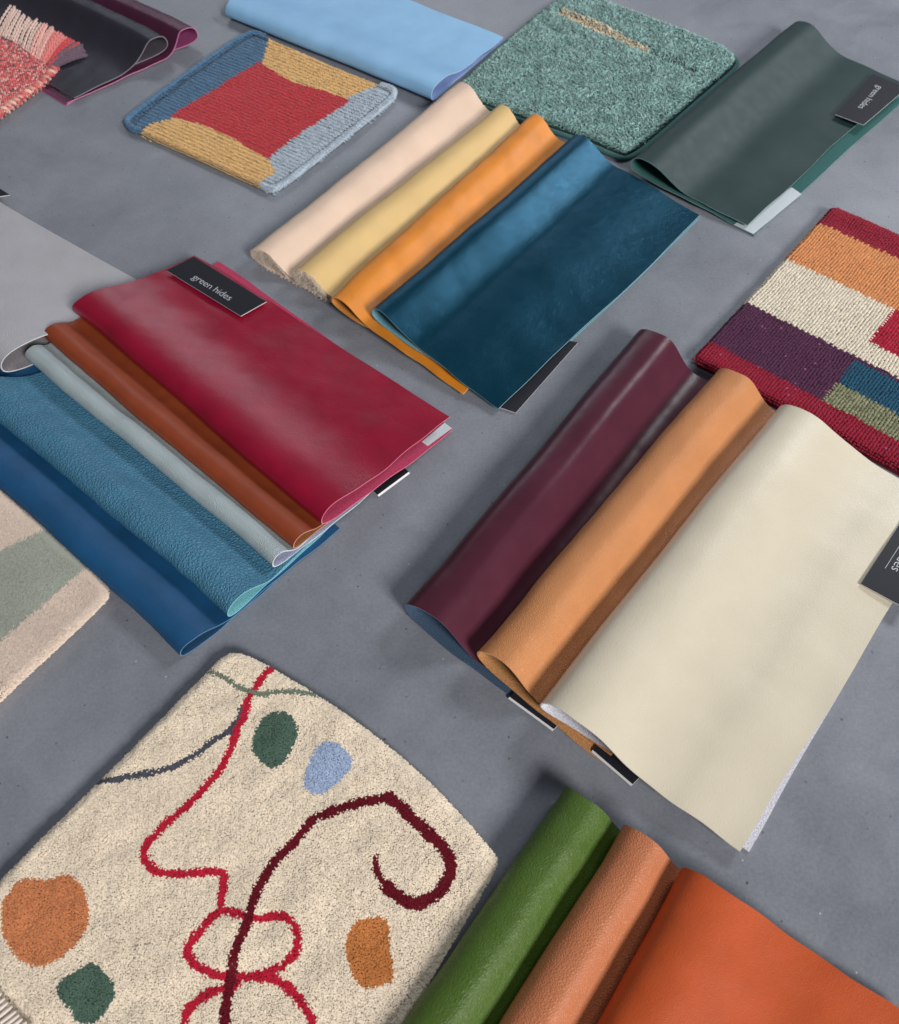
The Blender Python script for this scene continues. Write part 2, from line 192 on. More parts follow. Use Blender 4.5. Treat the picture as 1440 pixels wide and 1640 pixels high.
def leather(name, col, rough=0.45, grain='smooth', bump=0.3, mot=0.08, metallic=0.0, spec=0.5, coat=0.0, sheen=0.0, cell=420, stint=None):
    m, nt, n, l, b = new_mat(name)
    uv = add(n, 'ShaderNodeUVMap', uv_map='UVMap').outputs[0]
    c = mottle(nt, uv, col, mot, 22)
    l.new(c, b.inputs['Base Color'])
    b.inputs['Metallic'].default_value = metallic
    b.inputs['Specular IOR Level'].default_value = spec
    if stint: b.inputs['Specular Tint'].default_value = stint
    b.inputs['Coat Weight'].default_value = coat
    b.inputs['Coat Roughness'].default_value = 0.16
    if sheen:
        b.inputs['Sheen Weight'].default_value = sheen
        b.inputs['Sheen Roughness'].default_value = 0.5
    # roughness variation
    rz = add(n, 'ShaderNodeTexNoise')
    rz.inputs['Scale'].default_value = 60
    rz.inputs['Detail'].default_value = 5
    l.new(uv, rz.inputs['Vector'])
    rr = add(n, 'ShaderNodeMapRange')
    rr.inputs[1].default_value = 0.3
    rr.inputs[2].default_value = 0.7
    rr.inputs[3].default_value = rough - 0.02
    rr.inputs[4].default_value = min(1, rough + 0.04)
    l.new(rz.outputs[0], rr.inputs[0])
    l.new(rr.outputs[0], b.inputs['Roughness'])
    # warped coordinates
    wz = add(n, 'ShaderNodeTexNoise')
    wz.inputs['Scale'].default_value = 160 if grain != 'crinkle' else 110
    wz.inputs['Detail'].default_value = 2
    l.new(uv, wz.inputs['Vector'])
    wm = add(n, 'ShaderNodeVectorMath', operation='MULTIPLY_ADD')
    l.new(wz.outputs[1], wm.inputs[0])
    k = {'pebble': 0.0012, 'fine': 0.0015, 'crinkle': 0.006}.get(grain, 0.002)
    wm.inputs[1].default_value = (k, k, k)
    l.new(uv, wm.inputs[2])
    bp = add(n, 'ShaderNodeBump')
    bp.inputs['Strength'].default_value = bump
    if grain in ('pebble', 'fine'):
        vo = add(n, 'ShaderNodeTexVoronoi', feature='DISTANCE_TO_EDGE')
        vo.inputs['Scale'].default_value = cell
        l.new(wm.outputs[0], vo.inputs['Vector'])
        mr = add(n, 'ShaderNodeMapRange', interpolation_type='SMOOTHERSTEP')
        mr.inputs[1].default_value = 0.0
        mr.inputs[2].default_value = 0.28
        l.new(vo.outputs[0], mr.inputs[0])
        v2 = add(n, 'ShaderNodeTexNoise')
        v2.inputs['Scale'].default_value = cell * 2.2
        v2.inputs['Detail'].default_value = 3
        l.new(uv, v2.inputs['Vector'])
        ad = add(n, 'ShaderNodeMath', operation='MULTIPLY_ADD')
        l.new(v2.outputs[0], ad.inputs[0])
        ad.inputs[1].default_value = 0.35
        l.new(mr.outputs[0], ad.inputs[2])
        l.new(ad.outputs[0], bp.inputs['Height'])
        bp.inputs['Distance'].default_value = 0.0006
    elif grain == 'crinkle':
        sc = add(n, 'ShaderNodeVectorMath', operation='MULTIPLY')
        l.new(wm.outputs[0], sc.inputs[0])
        sc.inputs[1].default_value = (1.0, 2.0, 1.0)
        vo = add(n, 'ShaderNodeTexVoronoi', feature='DISTANCE_TO_EDGE')
        vo.inputs['Scale'].default_value = cell
        l.new(sc.outputs[0], vo.inputs['Vector'])
        v2 = add(n, 'ShaderNodeTexNoise')
        v2.inputs['Scale'].default_value = cell * 1.3
        v2.inputs['Detail'].default_value = 6
        v2.inputs['Roughness'].default_value = 0.65
        l.new(sc.outputs[0], v2.inputs['Vector'])
        ad = add(n, 'ShaderNodeMath', operation='MULTIPLY_ADD')
        l.new(v2.outputs[0], ad.inputs[0])
        ad.inputs[1].default_value = 1.2
        l.new(vo.outputs[0], ad.inputs[2])
        l.new(ad.outputs[0], bp.inputs['Height'])
        bp.inputs['Distance'].default_value = 0.0008
    else:
        v2 = add(n, 'ShaderNodeTexVoronoi', feature='F1')
        v2.inputs['Scale'].default_value = 650 if grain == 'smooth' else 1300
        l.new(wm.outputs[0], v2.inputs['Vector'])
        v3 = add(n, 'ShaderNodeTexNoise')
        v3.inputs['Scale'].default_value = 55
        v3.inputs['Detail'].default_value = 8
        v3.inputs['Roughness'].default_value = 0.62
        v3.inputs['Distortion'].default_value = 0.8
        l.new(uv, v3.inputs['Vector'])
        ad = add(n, 'ShaderNodeMath', operation='MULTIPLY_ADD')
        l.new(v3.outputs[0], ad.inputs[0])
        ad.inputs[1].default_value = 3.0 if grain == 'smooth' else 1.2
        l.new(v2.outputs[0], ad.inputs[2])
        l.new(ad.outputs[0], bp.inputs['Height'])
        bp.inputs['Distance'].default_value = 0.0005
    l.new(bp.outputs[0], b.inputs['Normal'])
    return m

def suede(name, col, amt=0.28):
    m, nt, n, l, b = new_mat(name)
    uv = add(n, 'ShaderNodeUVMap', uv_map='UVMap').outputs[0]
    c = mottle(nt, uv, col, amt, 700, 3)
    l.new(c, b.inputs['Base Color'])
    b.inputs['Roughness'].default_value = 0.95
    b.inputs['Specular IOR Level'].default_value = 0.15
    nz = add(n, 'ShaderNodeTexNoise')
    nz.inputs['Scale'].default_value = 1100
    nz.inputs['Detail'].default_value = 3
    l.new(uv, nz.inputs['Vector'])
    bp = add(n, 'ShaderNodeBump')
    bp.inputs['Strength'].default_value = 0.7
    bp.inputs['Distance'].default_value = 0.0008
    l.new(nz.outputs[0], bp.inputs['Height'])
    l.new(bp.outputs[0], b.inputs['Normal'])
    return m

def plain(name, col, rough=0.6, spec=0.4):
    m, nt, n, l, b = new_mat(name)
    co = add(n, 'ShaderNodeTexCoord').outputs['Object']
    c = mottle(nt, co, col, 0.06, 900, 3)
    l.new(c, b.inputs['Base Color'])
    b.inputs['Roughness'].default_value = rough
    b.inputs['Specular IOR Level'].default_value = spec
    return m

def yarn(name, col, var=0.25, rough=0.85, sheen=0.25, fleck=None, flecks=0.0, trans=0.0, fine=0.5):
    """dyed wool: every tuft or stitch carries its own random tint"""
    m, nt, n, l, b = new_mat(name)
    at = add(n, 'ShaderNodeAttribute', attribute_name='tint')
    mr = add(n, 'ShaderNodeMapRange')
    mr.inputs[3].default_value = 1 - var
    mr.inputs[4].default_value = 1 + var
    l.new(at.outputs['Fac'], mr.inputs[0])
    mx = add(n, 'ShaderNodeVectorMath', operation='SCALE')
    mx.inputs[0].default_value = col[:3]
    l.new(mr.outputs[0], mx.inputs[3])
    out = mx.outputs[0]
    if fleck is not None:
        th = add(n, 'ShaderNodeMath', operation='GREATER_THAN')
        th.inputs[1].default_value = 1 - flecks
        l.new(at.outputs['Fac'], th.inputs[0])
        mix = add(n, 'ShaderNodeMix', data_type='RGBA')
        l.new(th.outputs[0], mix.inputs['Factor'])
        l.new(out, mix.inputs['A'])
        mix.inputs['B'].default_value = fleck
        out = mix.outputs['Result']
    l.new(out, b.inputs['Base Color'])
    b.inputs['Roughness'].default_value = rough
    b.inputs['Specular IOR Level'].default_value = 0.25
    b.inputs['Sheen Weight'].default_value = sheen
    b.inputs['Sheen Roughness'].default_value = 0.4
    co = add(n, 'ShaderNodeTexCoord').outputs['Object']
    nz = add(n, 'ShaderNodeTexNoise')
    nz.inputs['Scale'].default_value = 2500
    nz.inputs['Detail'].default_value = 2
    l.new(co, nz.inputs['Vector'])
    bp = add(n, 'ShaderNodeBump')
    bp.inputs['Strength'].default_value = fine
    bp.inputs['Distance'].default_value = 0.0004
    l.new(nz.outputs[0], bp.inputs['Height'])
    l.new(bp.outputs[0], b.inputs['Normal'])
    if not trans: return m
    tr = add(n, 'ShaderNodeBsdfTranslucent')
    l.new(out, tr.inputs['Color'])
    ms = add(n, 'ShaderNodeMixShader')
    ms.inputs[0].default_value = trans
    l.new(b.outputs[0], ms.inputs[1])
    l.new(tr.outputs[0], ms.inputs[2])
    l.new(ms.outputs[0], n['Material Output'].inputs['Surface'])
    return m

def concrete():
    m, nt, n, l, b = new_mat('polished_concrete')
    co = add(n, 'ShaderNodeTexCoord').outputs['Object']
    def noise(scale, detail, rough=0.55, dist=0.0):
        z = add(n, 'ShaderNodeTexNoise')
        z.inputs['Scale'].default_value = scale
        z.inputs['Detail'].default_value = detail
        z.inputs['Roughness'].default_value = rough
        z.inputs['Distortion'].default_value = dist
        l.new(co, z.inputs['Vector'])
        return z.outputs[0]
    big = noise(3.2, 5, 0.6, 0.6)
    mid = noise(14, 6, 0.65, 0.4)
    fine = noise(330, 6, 0.75)
    def madd(a, k, c):
        q = add(n, 'ShaderNodeMath', operation='MULTIPLY_ADD')
        l.new(a, q.inputs[0])
        q.inputs[1].default_value = k
        if isinstance(c, float): q.inputs[2].default_value = c
        else: l.new(c, q.inputs[2])
        return q.outputs[0]
    s = madd(fine, 0.40, madd(mid, 0.34, madd(big, 0.40, -0.07)))
    ramp = add(n, 'ShaderNodeValToRGB')
    ramp.color_ramp.elements[0].position = 0.30
    ramp.color_ramp.elements[0].color = lin(101, 105, 114)
    ramp.color_ramp.elements[1].position = 0.72
    ramp.color_ramp.elements[1].color = lin(152, 156, 166)
    l.new(s, ramp.inputs[0])
    # scattered dark pits and a few pale specks
    vo = add(n, 'ShaderNodeTexVoronoi', feature='F1', voronoi_dimensions='2D')
    vo.inputs['Scale'].default_value = 46
    l.new(co, vo.inputs['Vector'])
    wn = add(n, 'ShaderNodeSeparateColor')
    l.new(vo.outputs['Color'], wn.inputs[0])
    rad = add(n, 'ShaderNodeMapRange')
    rad.inputs[1].default_value = 0.50
    rad.inputs[2].default_value = 1.0
    rad.inputs[3].default_value = 0.0
    rad.inputs[4].default_value = 0.06
    l.new(wn.outputs[0], rad.inputs[0])
    jz = madd(noise(500, 2), 0.05, -0.025)
    dd = add(n, 'ShaderNodeMath', operation='ADD')
    l.new(vo.outputs['Distance'], dd.inputs[0]); l.new(jz, dd.inputs[1])
    lt = add(n, 'ShaderNodeMath', operation='LESS_THAN')
    l.new(dd.outputs[0], lt.inputs[0]); l.new(rad.outputs[0], lt.inputs[1])
    pitc = add(n, 'ShaderNodeMapRange')
    l.new(wn.outputs[1], pitc.inputs[0])
    pitc.inputs[3].default_value = 0.15; pitc.inputs[4].default_value = 0.75
    pm = add(n, 'ShaderNodeMath', operation='MULTIPLY')
    l.new(lt.outputs[0], pm.inputs[0]); l.new(pitc.outputs[0], pm.inputs[1])
    mix = add(n, 'ShaderNodeMix', data_type='RGBA')
    l.new(pm.outputs[0], mix.inputs['Factor'])
    l.new(ramp.outputs[0], mix.inputs['A'])
    mix.inputs['B'].default_value = lin(58, 58, 64)
    v2 = add(n, 'ShaderNodeTexVoronoi', feature='F1', voronoi_dimensions='2D')
    v2.inputs['Scale'].default_value = 7.5
    l.new(co, v2.inputs['Vector'])
    l2 = add(n, 'ShaderNodeMath', operation='LESS_THAN')
    l.new(v2.outputs['Distance'], l2.inputs[0])
    l2.inputs[1].default_value = 0.005
    mix2 = add(n, 'ShaderNodeMix', data_type='RGBA')
    l.new(l2.outputs[0], mix2.inputs['Factor'])
    l.new(mix.outputs['Result'], mix2.inputs['A'])
    mix2.inputs['B'].default_value = lin(190, 192, 198)
    l.new(mix2.outputs['Result'], b.inputs['Base Color'])
    rr = add(n, 'ShaderNodeMapRange')
    rr.inputs[1].default_value = 0.3; rr.inputs[2].default_value = 0.7
    rr.inputs[3].default_value = 0.36; rr.inputs[4].default_value = 0.46
    l.new(mid, rr.inputs[0]); l.new(rr.outputs[0], b.inputs['Roughness'])
    b.inputs['Specular IOR Level'].default_value = 0.5
    bp = add(n, 'ShaderNodeBump')
    bp.inputs['Strength'].default_value = 0.12
    bp.inputs['Distance'].default_value = 0.001
    hh = madd(lt.outputs[0], -1.0, madd(mid, 0.7, fine))
    l.new(hh, bp.inputs['Height'])
    l.new(bp.outputs[0], b.inputs['Normal'])
    return m

# ------------------------------------------------------------------ floor
def build_floor():
    s = 4.0
    n = 8
    g = np.linspace(-s, s, n + 1)
    v = [(x, y + 0.8, 0) for y in g for x in g]
    q = [(j * (n + 1) + i, j * (n + 1) + i + 1, (j + 1) * (n + 1) + i + 1, (j + 1) * (n + 1) + i) for j in range(n) for i in range(n)]
    o = link('floor', mesh_np('floor', v, q, smooth=False), None, [concrete()])
    tag(o, 'smooth grey polished concrete floor', kind='structure')
build_floor()

# ------------------------------------------------------------------ folded leather swatches
def bez(p0, p1, p2, p3, k, first=False):
    u = np.linspace(0, 1, k + 1)[0 if first else 1:, None]
    p0, p1, p2, p3 = map(np.array, (p0, p1, p2, p3))
    return (1 - u) ** 3 * p0 + 3 * u * (1 - u) ** 2 * p1 + 3 * u * u * (1 - u) * p2 + u ** 3 * p3

def profile(p):
    """cross-section of a folded hide: lower flap, teardrop fold, upper flap (s, z, side)"""
    B, h, c, L = p['base'], p['h'], p['c'], p['L']
    lb = p['lb']
    zt = B + p['tip'] * h
    a = bez((p['Wb'], p['zb']), (p['Wb'] * .6 + lb * .4, p['zb']), (p['Wb'] * .4 + lb * .6, B), (lb, B), 18, True)
    b = bez((lb, B), (lb * .45, B), (0, B + .02 * h), (0, zt), 16)
    d = bez((0, zt), (0, zt + .42 * h), (c * .42, B + h), (c, B + h), 14)
    e = bez((c, B + h), (c + (L - c) * p['a'], B + h), (L - (L - c) * p['b'], B + p['zt']), (L, B + p['zt']), 26)
    W = p['Wt']
    f = bez((L, B + p['zt']), (L + (W - L) * .35, B + p['zt']), (L + (W - L) * .65, B + p['zend']), (W, B + p['zend']), 22)
    sz = np.concatenate([a, b, d, e, f])
    side = np.concatenate([np.zeros(len(a)), np.linspace(0, 1, len(b) + len(d)), np.ones(len(e) + len(f))])
    return sz, side

def swatch(key, label, grain, flesh, edge, thick=1.3, wave=1.2, seed=0, group=None, fray=0.0, N=110, dent=.75):
    P = SWATCH[key]
    rs = np.random.default_rng(seed + 100)
    mm = 0.001
    Wt = P.get('Wt', 190) * mm
    Wb = P.get('Wb', 190) * mm
    Tn = P.get('Tn', [Wt, 0]); Tf = P.get('Tf', [Tn[0], 0])
    Bn = P.get('Bn', [Wb, 0]); Bf = P.get('Bf', [Bn[0], 0])
    def prm(far):
        h = P['hf'] if far else P['h']
        T, Bq = (Tf, Bf) if far else (Tn, Bn)
        return dict(base=P['base'], h=h, c=P['c'] * mm, L=min(P['L'] * mm, T[0] * .92), tip=P['tip'], lb=P.get('lb', 2.7) * h,
                    zb=P.get('zb', .8) * mm, Wb=Bq[0], Wt=T[0], zt=P['zt'] * mm, zend=P['zend'] * mm, a=P.get('a', .38), b=P.get('b', .5))
    sn, side = profile(prm(0))
    sf, _ = profile(prm(1))
    J = len(sn)
    w = np.linspace(0, 1, N + 1)
    S = sn[None, :, 0] * (1 - w[:, None]) + sf[None, :, 0] * w[:, None]
    Z = sn[None, :, 1] * (1 - w[:, None]) + sf[None, :, 1] * w[:, None]
    Wt_w = (Tn[0] * (1 - w) + Tf[0] * w)[:, None]
    Wb_w = (Bn[0] * (1 - w) + Bf[0] * w)[:, None]
    frac_t = np.clip(S / Wt_w, 0, 1); frac_b = np.clip(S / Wb_w, 0, 1)
    sd = side[None, :]
    ease = 1 - np.exp(-frac_b * 5)
    off_n = sd * frac_t * Tn[1] + (1 - sd) * ease * Bn[1]
    off_f = sd * frac_t * Tf[1] + (1 - sd) * ease * Bf[1]
    T = w[:, None] * P['len'] + off_n * (1 - w[:, None]) + off_f * w[:, None]
    # gentle waviness of the fold, the flap and the hand-cut edges
    ph = rs.uniform(0, 6.28, 12)
    tt = w[:, None] * P['len']
    hump = (np.sin(tt * 21 + ph[0]) + .6 * np.sin(tt * 47 + ph[1])) * .6
    rel = np.clip((Z - P['base']) / max(P['h'], 1e-4), 0, 1)
    Z = Z + mm * .9 * hump * rel * (side[None, :] > .2)
    Z = Z * 1.0 + rel * P['h'] * .05 * np.sin(tt * 8.3 + ph[8]) * (side[None, :] > .2)
    S = S + mm * (1.6 * np.sin(tt * 7.1 + ph[9]) + .5 * np.sin(tt * 33 + ph[10])) * np.clip((tt / .05), 0, 1) * np.clip((P['len'] - tt) / .05, 0, 1)
    flap = np.clip((S - P['c'] * mm) / (Wt_w - P['c'] * mm), 0, 1) * (side[None, :] >= 1)
    wv = np.sin(tt * 17 + ph[2] + 9 * S) + .7 * np.sin(tt * 34 + ph[3] - 14 * S) + .35 * np.sin(tt * 75 + ph[4] + 20 * S)
    Z = Z + mm * wave * wv * flap ** 1.3 * .6 + mm * wave * .35 * np.abs(wv) * flap
    zmin = .75 * mm + (P['base'] + 1.5 * mm) * (side[None, :] >= 1) * 0
    Z = np.maximum(Z, zmin)
    S = S + mm * .8 * np.sin(tt * 25 + ph[5]) * np.clip((side[None, :] - .3) * 2, 0, 1) * flap
    endw = (np.exp(-w / .04) - np.exp(-(1 - w) / .04))[:, None]
    T = T + mm * endw * (.7 * np.sin(S * 55 + ph[6] + 3 * sd) + .4 * np.sin(S * 130 + ph[7] + 3 * sd))
    if fray:
        T = T + mm * fray * endw * rs.normal(0, 1, (1, J))
    ang = P['ang']
    tv = np.array([math.cos(ang), math.sin(ang)])
    sv = np.array([-tv[1], tv[0]]) * P['side']
    X = P['o'][0] + tv[0] * T + sv[0] * S
    Y = P['o'][1] + tv[1] * T + sv[1] * S
    C = np.stack([X, Y, Z], -1)
    dj = np.gradient(C, axis=1); di = np.gradient(C, axis=0)
    nrm = np.cross(di, dj)
    nrm /= np.linalg.norm(nrm, axis=-1, keepdims=True) + 1e-12
    if nrm[N // 2, -8, 2] < 0: nrm = -nrm
    arc0 = np.concatenate([[0], np.cumsum(np.linalg.norm(np.diff(sn, axis=0), axis=1))])[None, :]
    und = np.zeros_like(Z)
    for _ in range(12):
        lam = rs.uniform(.016, .06); a0 = rs.uniform(0, 3.14)
        und += np.sin((tt * math.cos(a0) + arc0 * math.sin(a0)) * 6.283 / lam + rs.uniform(0, 6.28)) * (lam / .04) ** .9
    C = C + nrm * (und * dent * mm * .1)[..., None] * np.clip(sd * 2 - .2, 0, 1)[..., None]
    half = thick * mm / 2
    O = C + nrm * half
    I = C - nrm * half
    O[..., 2] = np.maximum(O[..., 2], .25 * mm)
    arc = np.concatenate([[0], np.cumsum(np.linalg.norm(np.diff(sn, axis=0), axis=1))])
    uv = np.stack(np.broadcast_arrays(tt + 0 * S + seed * .37, arc[None, :] + 0 * S + seed * .21), -1).reshape(-1, 2)
    idx = np.arange((N + 1) * J).reshape(N + 1, J)
    q = np.stack([idx[:-1, :-1], idx[:-1, 1:], idx[1:, 1:], idx[1:, :-1]], -1).reshape(-1, 4)
    flip = np.dot(np.cross(O[1, -8] - O[0, -8], O[0, -7] - O[0, -8]), nrm[0, -8]) > 0
    qo = q[:, ::-1] if flip else q
    root = empty('leather_swatch', (P['o'][0], P['o'][1], 0), label, 'leather swatch', group)
    link('grain_face', mesh_np('grain_face', O.reshape(-1, 3), qo, uv=uv), root, [grain])
    link('suede_lining', mesh_np('suede_lining', I.reshape(-1, 3), qo[:, ::-1], uv=uv), root, [flesh])
    rv, rq, ruv = [], [], []
    for a_, b_ in ((O[0], I[0]), (O[-1], I[-1]), (O[:, 0], I[:, 0]), (O[:, -1], I[:, -1])):
        k0 = len(rv)
        m_ = len(a_)
        rv += list(a_) + list(b_)
        ruv += [(i * .003, 0) for i in range(m_)] + [(i * .003, .0013) for i in range(m_)]
        rq += [(k0 + i, k0 + i + 1, k0 + m_ + i + 1, k0 + m_ + i) for i in range(m_ - 1)]
    link('raw_edge', mesh_np('raw_edge', rv, rq, uv=ruv), root, [edge])
    return root, C

# ------------------------------------------------------------------ cards and stickers
CARD_BLACK = plain('card_black', lin(22, 24, 34), .55)
CARD_WHITE = plain('card_white', lin(228, 228, 230), .6)
PRINT = plain('silver_print', lin(205, 208, 214), .5)
STICKER = plain('sticker_paper', lin(196, 206, 212), .55)

def card(name, key, parent, top, side, thick=.9, lip=0.0):
    c = [Vector(v) for v in CARD[key]]
    n = (c[1] - c[0]).cross(c[3] - c[0]).normalized()
    if n.z < 0: n = -n
    d = n * thick * .001
    out = ((c[0] + c[1]) / 2 - (c[2] + c[3]) / 2).normalized() * lip * .001
    v = [p + d for p in c] + [c[0] + out, c[1] + out, c[2].copy(), c[3].copy()]
    me = bpy.data.meshes.new(name)
    me.from_pydata([tuple(p) for p in v], [], [(0, 1, 2, 3), (7, 6, 5, 4)] + [(i, i + 4, (i + 1) % 4 + 4, (i + 1) % 4) for i in range(4)])
    me.materials.append(top); me.materials.append(side)
    for i, p in enumerate(me.polygons): p.material_index = 0 if i == 0 else 1
    me.update()
    o = link(name, me, parent)
    return o, c, n, thick * .001

def lettering(cardinfo, text, size, along, origin, squeeze=1.0, name='lettering', rule=None):
    """flat printed text on a card; along = corner pair giving the reading direction; origin = fractions on the card"""
    o, c, n, th = cardinfo
    x = (c[along[1]] - c[along[0]]).normalized()
    y = n.cross(x).normalized()
    p = c[0].lerp(c[1], origin[0])
    p2 = c[3].lerp(c[2], origin[0])
    p = p.lerp(p2, origin[1]) + n * (th + .00012)
    cu = bpy.data.curves.new('lettering', 'FONT')
    cu.body = text
    cu.size = size
    cu.align_x = 'CENTER'; cu.align_y = 'CENTER'
    cu.space_character = .95
    cu.offset = -.012 * size
    cu.resolution_u = 3
    t = bpy.data.objects.new('tmp', cu)
    COL.objects.link(t)
    me = bpy.data.meshes.new_from_object(t)
    bpy.data.objects.remove(t)
    Mx = Matrix((x * squeeze, y, n)).transposed().to_4x4()
    Mx.translation = p
    me.transform(Mx)
    if rule:
        k = len(me.vertices)
        v = [tuple(q.co) for q in me.vertices]
        fs = [tuple(q.vertices) for q in me.polygons]
        for (x0, x1, y0, y1) in rule:
            b = len(v)
            v += [tuple(p + x * a + y * d) for a, d in ((x0, y0), (x1, y0), (x1, y1), (x0, y1))]
            fs.append((b, b + 1, b + 2, b + 3))
        me = bpy.data.meshes.new('lettering')
        me.from_pydata(v, [], fs)
    me.materials.clear()
    return link(name, me, o, [PRINT])

# ------------------------------------------------------------------ yarn geometry
def inside(P, poly):
    poly = np.asarray(poly)
    x, y = P[:, 0], P[:, 1]
    r = np.zeros(len(P), bool)
    j = len(poly) - 1
    for i in range(len(poly)):
        xi, yi = poly[i]; xj, yj = poly[j]
        cnd = ((yi > y) != (yj > y)) & (x < (xj - xi) * (y - yi) / (yj - yi + 1e-12) + xi)
        r ^= cnd
        j = i
    return r

def dist_poly(P, poly, closed=True):
    """distance to a polyline and the nearest point on it"""
    poly = np.asarray(poly)
    best = np.full(len(P), 1e9); near = np.zeros((len(P), 2))
    n = len(poly)
    for i in range(n if closed else n - 1):
        a, b = poly[i], poly[(i + 1) % n]
        ab = b - a
        t = np.clip(((P - a) @ ab) / (ab @ ab + 1e-12), 0, 1)
        q = a + t[:, None] * ab
        d = np.linalg.norm(P - q, axis=1)
        m = d < best
        best[m] = d[m]; near[m] = q[m]
    return best, near

def smooth_closed(poly, it=2):
    p = np.asarray(poly, float)
    for _ in range(it):
        q = np.roll(p, -1, 0)
        p = np.stack([p * .75 + q * .25, p * .25 + q * .75], 1).reshape(-1, 2)
    return p

def smooth_open(poly, it=2):
    p = np.asarray(poly, float)
    for _ in range(it):
        a, b = p[:-1], p[1:]
        m = np.stack([a * .75 + b * .25, a * .25 + b * .75], 1).reshape(-1, 2)
        p = np.concatenate([p[:1], m, p[-1:]])
    return p

def lat_noise(P, scale, seed):
    """cheap smooth 2-D noise in -1..1"""
    r = np.random.default_rng(seed)
    v = np.zeros(len(P))
    for k in range(6):
        a = r.uniform(0, 6.28); f = scale * r.uniform(.6, 1.7)
        v += np.sin((P[:, 0] * math.cos(a) + P[:, 1] * math.sin(a)) * f * 6.28 + r.uniform(0, 6.28))
    return v / 3.2

def grid_points(poly, sp, jit=.45):
    p = np.asarray(poly)
    lo, hi = p.min(0), p.max(0)
    xs = np.arange(lo[0], hi[0], sp); ys = np.arange(lo[1], hi[1], sp * .87)
    X, Y = np.meshgrid(xs, ys)
    X[1::2] += sp / 2
    G = np.stack([X.ravel(), Y.ravel()], 1)
    G += rng.uniform(-jit, jit, G.shape) * sp
    return G[inside(G, p)]

def tufts(base, tipv, rad, sides=4, fat=(.75, 1.0, .7), bend=.35, lev=(0.0, .55, .93)):
    """one mesh of many tapered, slightly bent yarn ends"""
    n = len(base)
    rad = np.broadcast_to(rad, (n,))
    hor = tipv.copy(); hor[:, 2] = 0
    R = len(lev)
    rot = rng.uniform(0, 6.28, n)
    V = np.zeros((n, R * sides + 1, 3), np.float32)
    for k, (t, f) in enumerate(zip(lev, fat)):
        cen = base + tipv * t - hor * (bend * t * (1 - t) * 2)
        for s in range(sides):
            a = rot + s * 2 * math.pi / sides + k * .35
            V[:, k * sides + s] = cen + np.stack([np.cos(a), np.sin(a), np.zeros(n)], 1) * (rad * f)[:, None]
    V[:, -1] = base + tipv
    q, t = [], []
    for k in range(R - 1):
        for s in range(sides):
            s2 = (s + 1) % sides
            q.append((k * sides + s, k * sides + s2, (k + 1) * sides + s2, (k + 1) * sides + s))
    for s in range(sides):
        t.append(((R - 1) * sides + s, (R - 1) * sides + (s + 1) % sides, R * sides))
    off = (np.arange(n) * (R * sides + 1))[:, None, None]
    return V.reshape(-1, 3), (np.array(q)[None] + off).reshape(-1, 4), (np.array(t)[None] + off).reshape(-1, 3), R * sides + 1

def stitches(cen, axis, length, rad, flat=.8, sides=6):
    """one mesh of many small spindle-shaped stitches lying along axis"""
    n = len(cen)
    axis = axis / np.linalg.norm(axis, axis=1, keepdims=True)
    length = np.broadcast_to(length, (n,)); rad = np.broadcast_to(rad, (n,))
    sidev = np.cross(np.array([0, 0, 1.0])[None], axis); sidev /= np.linalg.norm(sidev, axis=1, keepdims=True)
    upv = np.cross(axis, sidev)
    prof = ((-.5, .30, -.55), (-.27, .92, -.08), (.0, 1.0, .1), (.27, .92, -.08), (.5, .30, -.55))
    V = np.zeros((n, len(prof) * sides, 3), np.float32)
    for k, (t, f, dz) in enumerate(prof):
        c = cen + axis * (length * t)[:, None] + upv * (rad * dz)[:, None]
        for s in range(sides):
            a = s * 2 * math.pi / sides
            V[:, k * sides + s] = c + (sidev * math.cos(a) + upv * math.sin(a) * flat) * (rad * f)[:, None]
    q = []
    for k in range(len(prof) - 1):
        for s in range(sides):
            s2 = (s + 1) % sides
            q.append((k * sides + s, (k + 1) * sides + s, (k + 1) * sides + s2, k * sides + s2))
    off = (np.arange(n) * (len(prof) * sides))[:, None, None]
    return V.reshape(-1, 3), (np.array(q)[None] + off).reshape(-1, 4), len(prof) * sides

def slab(name, poly, z0, z1, mat, parent):
    p = np.asarray(poly)
    n = len(p)
    v = [(x, y, z0) for x, y in p] + [(x, y, z1) for x, y in p]
    me = bpy.data.meshes.new(name)
    me.from_pydata(v, [], [tuple(range(n, 2 * n)), tuple(range(n - 1, -1, -1))] + [(i, (i + 1) % n, (i + 1) % n + n, i + n) for i in range(n)])
    me.update()
    return link(name, me, parent, [mat])

def inset(poly, d):
    p = np.asarray(poly); c = p.mean(0)
    area2 = np.sum(p[:, 0] * np.roll(p[:, 1], -1) - np.roll(p[:, 0], -1) * p[:, 1])
    sgn = 1 if area2 > 0 else -1
    e = np.roll(p, -1, 0) - np.roll(p, 1, 0)
    nn = np.stack([-e[:, 1], e[:, 0]], 1) * sgn
    nn /= np.linalg.norm(nn, axis=1, keepdims=True) + 1e-12
    return p + nn * d

